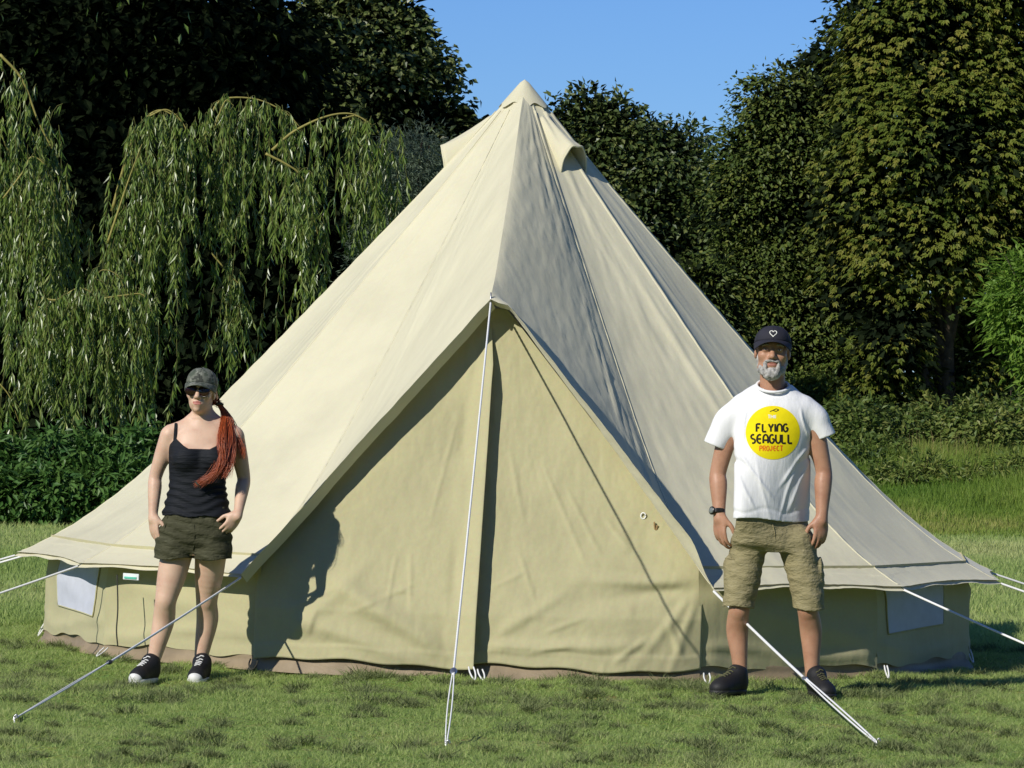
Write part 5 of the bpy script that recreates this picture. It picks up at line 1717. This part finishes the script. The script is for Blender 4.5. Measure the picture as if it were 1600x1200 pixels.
def hang(p, length, dens=40, lean=(0, 0), tone=0.0, size=.115):
    """One hanging frond: a thin twig with narrow leaves along it."""
    global nleaf
    n_ = max(4, int(length * dens))
    t = np.sort(rng.uniform(0.02, 1, n_))
    ph = rng.uniform(0, 6.28); am = rng.uniform(.02, .07)
    def pos(t_):
        t_ = np.asarray(t_)
        return np.stack([p[0] + lean[0] * t_ ** .7 + am * np.sin(ph + t_ * 4), p[1] + lean[1] * t_ ** .7 + am * np.cos(ph + t_ * 3.1), p[2] - length * t_ + .12 * np.sin(PI * np.minimum(t_ * 2.2, 1)) * min(1, length)], -1)
    tw = pos(np.linspace(0, 1, 9))
    twigs.tube(tw, np.linspace(.0042, .0015, 9), 3, False)
    c = pos(t)
    a = rng.uniform(0, 2 * PI, n_)
    out = np.stack([np.cos(a), np.sin(a), np.zeros(n_)], -1)
    ax_ = unit(out * rng.uniform(.18, .65, n_)[:, None] + np.array([0, 0, -1.0]))
    nr = unit(out * .4 + rng.normal(0, .8, (n_, 3)))
    nr = unit(nr - ax_ * (nr * ax_).sum(1, keepdims=True))
    v, f_ = leaves_np(c, ax_, nr, size * rng.uniform(.7, 1.25, n_), size * .19 * rng.uniform(.8, 1.2, n_), .2)
    leafV.append(v); leafF.append(f_ + nleaf * 4); nleaf += n_
    leafR.append(np.repeat(np.clip(.5 + tone + rng.normal(0, .2, n_), 0, 1), 4))


def bough(px, d, n_, lmin, lmax, r0=.022, jitter=.10, tone=0.0, dens=40, foot=None, part=True):
    """An arching branch through photo pixels px at distance d, with fronds hanging from it."""
    pts = [npv(at(x, y, d + (o_[0] if (o_ := rest) else 0))) for x, y, *rest in px]
    c = smoothcurve(pts, 30)
    if part:
        Bag().tube(c, np.linspace(r0 * .75, r0 * .2, 30), 7).build('branch', M['twig'], willow)
    for i in range(int(n_ * .58)):
        t_ = rng.uniform(0.03, 1) ** .85
        q_ = c[int(t_ * 29)] + rng.normal(0, 1, 3) * jitter * np.array([1, 1.6, .35])
        ln = rng.uniform(lmin, lmax)
        if foot is not None:
            zf = at(800, foot, d).z; ln = min(ln, max(.3, q_[2] - zf - rng.uniform(0, .5)))
        hang(q_, ln, dens, (rng.normal(0, .10), rng.normal(0, .10)), tone)


WDp = 46.0
bough([(175, 330), (200, 240), (218, 195), (250, 172), (285, 190)], WDp, 46, 1.0, 2.4, .024, .09, foot=575)
bough([(232, 182), (262, 172), (290, 200), (300, 250)], WDp - .3, 46, .9, 2.4, .014, .09, foot=490)
bough([(168, 380), (188, 320), (205, 270), (222, 225)], WDp - .5, 26, .8, 2.2, .018, .06)
bough([(318, 230), (330, 180), (350, 155), (400, 155), (445, 175), (470, 200)], WDp + .3, 64, .5, 1.7, .018, .09, foot=440)
bough([(335, 200), (352, 158), (365, 165)], WDp, 26, .7, 1.8, .012, .07, foot=470)
bough([(425, 235), (460, 205), (510, 182), (550, 178), (580, 195)], WDp - .2, 34, .3, 1.2, .022, .06)
bough([(535, 185), (560, 182), (590, 205), (600, 240)], WDp - .2, 62, .8, 1.6, .012, .09, foot=440)
bough([(415, 240), (450, 258), (470, 275), (490, 320)], WDp - .6, 50, .5, 1.1, .018, .08, foot=430)
bough([(478, 300), (490, 340), (500, 380)], WDp - .4, 22, .5, 1.2, .010, .06)
bough([(0, 85), (35, 125), (60, 190), (85, 240), (110, 300)], WDp + .2, 62, .7, 1.9, .020, .09, foot=520)
bough([(-60, 100), (-20, 160), (10, 230), (30, 280)], WDp, 40, .8, 2.4, .018, .12)
bough([(5, 310), (35, 270), (50, 245), (75, 265), (90, 320)], WDp - .4, 40, .6, 2.0, .014, .08)
bough([(0, 370), (20, 330), (60, 310), (110, 330), (135, 370)], WDp + .6, 36, .5, 1.7, .012, .10, -.2)
bough([(65, 466), (90, 468), (125, 450), (160, 468)], WDp - 1.6, 90, .5, 1.35, .016, .12)
bough([(140, 470), (190, 462), (225, 462), (240, 500)], WDp - 1.6, 80, .5, 1.35, .014, .11)
bough([(80, 500), (60, 480), (45, 520), (35, 580)], WDp - 1.4, 36, .4, 1.0, .010, .08)
bough([(145, 440), (160, 422), (185, 432), (200, 470)], WDp - 1.3, 36, .4, 1.0, .010, .08)
bough([(330, 395), (360, 430), (378, 450), (395, 490)], WDp, 30, .4, .95, .012, .06)
bough([(0, 600), (15, 620), (30, 660)], WDp - 1.5, 14, .2, .5, .010, .05)
# the duller curtain further back
for i in range(45):
    x_, y_ = rng.uniform(-40, 560), rng.uniform(160, 520)
    hang(npv(at(x_, y_, WDp + rng.uniform(1.6, 3.2))), rng.uniform(.5, 1.8), 24, (rng.normal(0, .06), 0), -.5)
tag(mesh_np('frond_leaves', np.concatenate(leafV), np.concatenate(leafF), M['leaf_willow'], willow, False, attrs={'rnd': np.concatenate(leafR)}), kind='stuff')
tag(twigs.build('frond_twigs', M['frond_twig'], willow), kind='stuff')

# ------------------------------------------------------------------ undergrowth, brambles, meadow
rng = R_(44)


def herb(name, label, cat, rows, d, mat, n_, h, L, W, seed, group=None, tone=0.0, wob=.3):
    """A leafy bush of upright stems; rows are (X, Y, rx, ry) lobes in photo pixels."""
    lobes = px_lobes(rows, d)
    rg_ = R_(seed)
    g = at(rows[0][0], 900, d); g.z = 0
    root = empty(name, tuple(g), label, cat, group)
    b_ = Bag()
    for i in range(14):
        l_ = lobes[i % len(lobes)]
        top = l_[0] + rg_.normal(0, .4, 3) * np.array(l_[1])
        b_.tube(smoothcurve([[top[0] + rg_.normal(0, .15), top[1] + rg_.normal(0, .15), -.02], top * [1, 1, .5], top], 8), np.linspace(.014, .005, 8), 5)
    b_.build('stem', M['bark'], root)
    crown(root, mat, lobes, n_, 26, L, W, .11, rg_, droop=.3, deep=.3, tone=tone, name='foliage')
    return root


BR = 57.0
specs = [(1330, 668, 42, 46, 'leafy bramble bush just right of the man\'s shoulder', 'leaf_bramble', -.05), (1395, 678, 48, 46, 'second bramble bush right of the man, under the chestnut', 'leaf_bramble', 0),
         (1462, 672, 46, 46, 'bramble bush below the chestnut trunk', 'leaf_bramble', .08), (1528, 668, 46, 40, 'bramble bush with dry stems near the right edge', 'leaf_bramble', .12), (1590, 662, 46, 44, 'bramble bush at the far right edge of the meadow', 'leaf_bramble', .1), (1655, 660, 50, 46, 'bramble bush beyond the right edge', 'leaf_bramble', .1),
         (1340, 735, 40, 30, 'dark low bramble against the right roof slope', 'leaf_bramble', -.15), (1385, 718, 34, 32, 'low rounded bramble in front of the others', 'leaf_bramble', -.08)]
for i, (x_, y_, rx, ry, lb, mt, tn) in enumerate(specs):
    if x_ > 1640: continue
    herb('bramble_bush', lb, 'bush', [(x_, y_, rx, ry), (x_ + 18, y_ + 14, rx * .8, ry * .8, -.5), (x_ - 16, y_ + 12, rx * .8, ry * .8, .4)], BR + (i % 3) * .8 - (2 if y_ > 700 else 0), M[mt], 260, 1, .085, .046, 60 + i, 'bramble bushes behind the meadow', tn)
herb('bramble_bush', 'shaded bramble bush behind the man, low beside the tent roof', 'bush', [(1290, 640, 40, 46), (1265, 620, 36, 40)], 66, M['leaf_bramble'], 160, 1, .08, .045, 91, 'bramble bushes behind the meadow', -.1)
for i, (x_, y_, rx, ry, lb) in enumerate([(1372, 752, 26, 16, 'low weed patch on the bank nearest the tent roof'), (1440, 740, 34, 18, 'broad weed patch in the middle of the grassy bank'),
                                          (1515, 750, 26, 14, 'weed patch on the bank below the dry-stemmed bramble'), (1580, 742, 30, 18, 'weed patch on the bank at the right edge')]):
    herb('weed_patch', lb, 'undergrowth', [(x_, y_, rx, ry), (x_ - rx * .8, y_ + 6, rx * .6, ry * .6, -.4), (x_ + rx * .8, y_ + 5, rx * .7, ry * .7, .3), (x_ + 6, y_ - ry, rx * .35, ry * .6, .2)], 53.5, M['leaf_bramble'], 80, 1, .10, .03, 110 + i, 'weeds on the grassy bank', .12)
# nettles at the foot of the willow
for i, (x_, y_, rx, ry, lb) in enumerate([(30, 745, 60, 48, 'nettle patch at the far left under the willow'), (110, 742, 60, 50, 'nettle patch under the lower willow fronds'), (185, 735, 48, 46, 'nettle patch between the fronds and the tent roof')]):
    herb('nettle_patch', lb, 'undergrowth', [(x_, y_ + 10, rx, ry), (x_ - 20, y_ + 22, rx * .8, ry * .7, -.5), (x_ + 24, y_ + 24, rx * .8, ry * .7, -.4)] + [(x_ + rng.uniform(-55, 55), y_ - rng.uniform(18, 52), rng.uniform(9, 18), rng.uniform(14, 28), rng.uniform(-.3, .8)) for _q in range(7)], 43.5, M['leaf_nettle'], 270, 1, .12, .042, 80 + i, 'nettles under the willow')


def blades(name, label, cat, P_, h, w, mat, rng, lean=.5, tone=None, kind='stuff'):
    n_ = len(P_)
    a = rng.uniform(0, 2 * PI, n_); s_ = np.stack([np.cos(a), np.sin(a), np.zeros(n_)], -1) * (w * rng.uniform(.7, 1.3, n_))[:, None] / 2
    b2 = rng.uniform(0, 2 * PI, n_); ln = np.abs(rng.normal(0, lean, n_))
    tip = P_ + np.stack([np.cos(b2) * ln, np.sin(b2) * ln, np.ones(n_)], -1) * h[:, None]
    V = np.stack([P_ - s_, P_ + s_, tip], 1).reshape(-1, 3)
    R = np.repeat(np.clip(tone, 0, 1), 3)
    o = mesh_np(name, V, np.arange(n_ * 3).reshape(-1, 3), mat, None, False, attrs={'rnd': R})
    return tag(o, label, cat, kind=kind)


# mown grass near the camera
def scatter(n_, x0, x1, y0, y1):
    return rng.uniform(x0, x1, n_), rng.uniform(y0, y1, n_)


def keep_out(x, y):
    r_ = np.hypot(x, y)
    return r_ > 2.50


N1 = 450000
d_ = 17.4 + (27.5 - 17.4) * rng.random(N1) ** .85
x = (rng.random(N1) * 2 - 1) * (d_ * .112 + 1.0); y = d_ - CAM_D
k_ = keep_out(x, y); x, y = x[k_], y[k_]
patch = fbm(x * .9, y * .9, seed=5, octv=3); fine = fbm(x * 5, y * 5, seed=6, octv=2)
z = ground_z(x, y)
h = (0.013 + 0.014 * rng.random(len(x))) * (1 + .6 * np.clip(fine, -1, 1)) * (1 + .2 * patch)
tone = .50 + .10 * patch + .12 * fine + rng.normal(0, .22, len(x))
blades('grass', 'short mown grass around the tent', 'grass', np.stack([x, y, z - .002], -1), h, .0052, M['blade'], rng, 1.3, tone)
# tufts the mower missed and heaps of clippings
N2 = 190
cx = rng.uniform(-3.3, 3.3, N2 * 5); cyy = rng.uniform(-8.4, 1.0, N2 * 5)
k_ = keep_out(cx, cyy) & (fbm(cx * .7, cyy * .7, seed=51) + .5 * vnoise(cx * 3, cyy * 3, 0, 52) > -.05); cx, cyy = cx[k_], cyy[k_]
big = rng.uniform(.15, 1.0, len(cx)) ** 2.0
per = 130
ci = np.repeat(np.arange(len(cx)), per)
ox, oy = rng.normal(0, 1, len(ci)) * .048 * (.35 + big[ci]), rng.normal(0, 1, len(ci)) * .045 * (.4 + big[ci])
x, y = cx[ci] + ox, cyy[ci] + oy
k_ = keep_out(x, y); x, y, ci, ox, oy = x[k_], y[k_], ci[k_], ox[k_], oy[k_]
hh = (.022 + .026 * big[ci]) * np.exp(-(ox ** 2 + oy ** 2) / (2 * (.06 * (.4 + big[ci])) ** 2)) * rng.uniform(.6, 1.3, len(ci)) + .006
blades('grass_clippings', 'dark rough clumps of cut grass on the lawn', 'grass clippings', np.stack([x, y, ground_z(x, y) + hh * .35 * rng.random(len(x))], -1), hh, .006, M['clipping'], rng, 1.5, .40 + rng.normal(0, .2, len(x)))
# lawn beyond and beside the tent
N3 = 150000
d_ = 27 + 22 * rng.random(N3) ** 1.2
sx = np.where(rng.random(N3) < .5, -1, 1)
x = sx * (1.9 + rng.random(N3) * (d_ * .112 + .8 - 1.9)); y = d_ - CAM_D
k_ = keep_out(x, y); x, y = x[k_], y[k_]
patch = fbm(x * .5, y * .25, seed=15, octv=3)
dry = np.exp(-((y + CAM_D - 43) / 4) ** 2) * .28
blades('grass', 'mown grass beside and beyond the tent', 'grass', np.stack([x, y, ground_z(x, y)], -1), .03 + .03 * rng.random(len(x)), .012, M['blade'], rng, .7, .52 + .2 * patch + dry + rng.normal(0, .14, len(x)))
# longer meadow grass, with a dry band, behind on the right
N4 = 110000
d_ = 46 + 14 * rng.random(N4)
x = 3.0 + rng.random(N4) * (d_ * .112 + 1.0 - 3.0); y = d_ - CAM_D
patch = fbm(x * .5, y * .3, seed=25, octv=3)
band = np.exp(-((y + CAM_D - 47.5) / 1.6) ** 2) * .34 - .10
hgt = (.06 + .16 * rng.random(N4)) * (1 + .6 * patch) * np.interp(d_, [46, 49, 53, 60], [.3, .7, 1.2, 1.6])
blades('meadow_grass', 'longer meadow grass with a dry band, behind the tent on the right', 'grass', np.stack([x, y, ground_z(x, y)], -1), hgt, .022, M['meadow'], rng, .45, .42 + .36 * patch + band + rng.normal(0, .13, N4))
# dry grass stalks among the brambles
N5 = 520
x_, y_ = rng.uniform(1400, 1640, N5), rng.uniform(53.5, 56.5, N5)
q_ = np.array([npv(at(a, 800, b)) for a, b in zip(x_, y_)]); q_[:, 2] = ground_z(q_[:, 0], q_[:, 1])
clus = vnoise(q_[:, 0] * 1.5, q_[:, 1] * .6, 0, 77) > -.1
q_ = q_[clus]
blades('dry_grass', 'straw-coloured dry stalks in front of the bramble bushes', 'dry grass', q_, .22 + .38 * rng.random(len(q_)), .011, M['dry_stem'], rng, .28, .5 + rng.normal(0, .2, len(q_)))
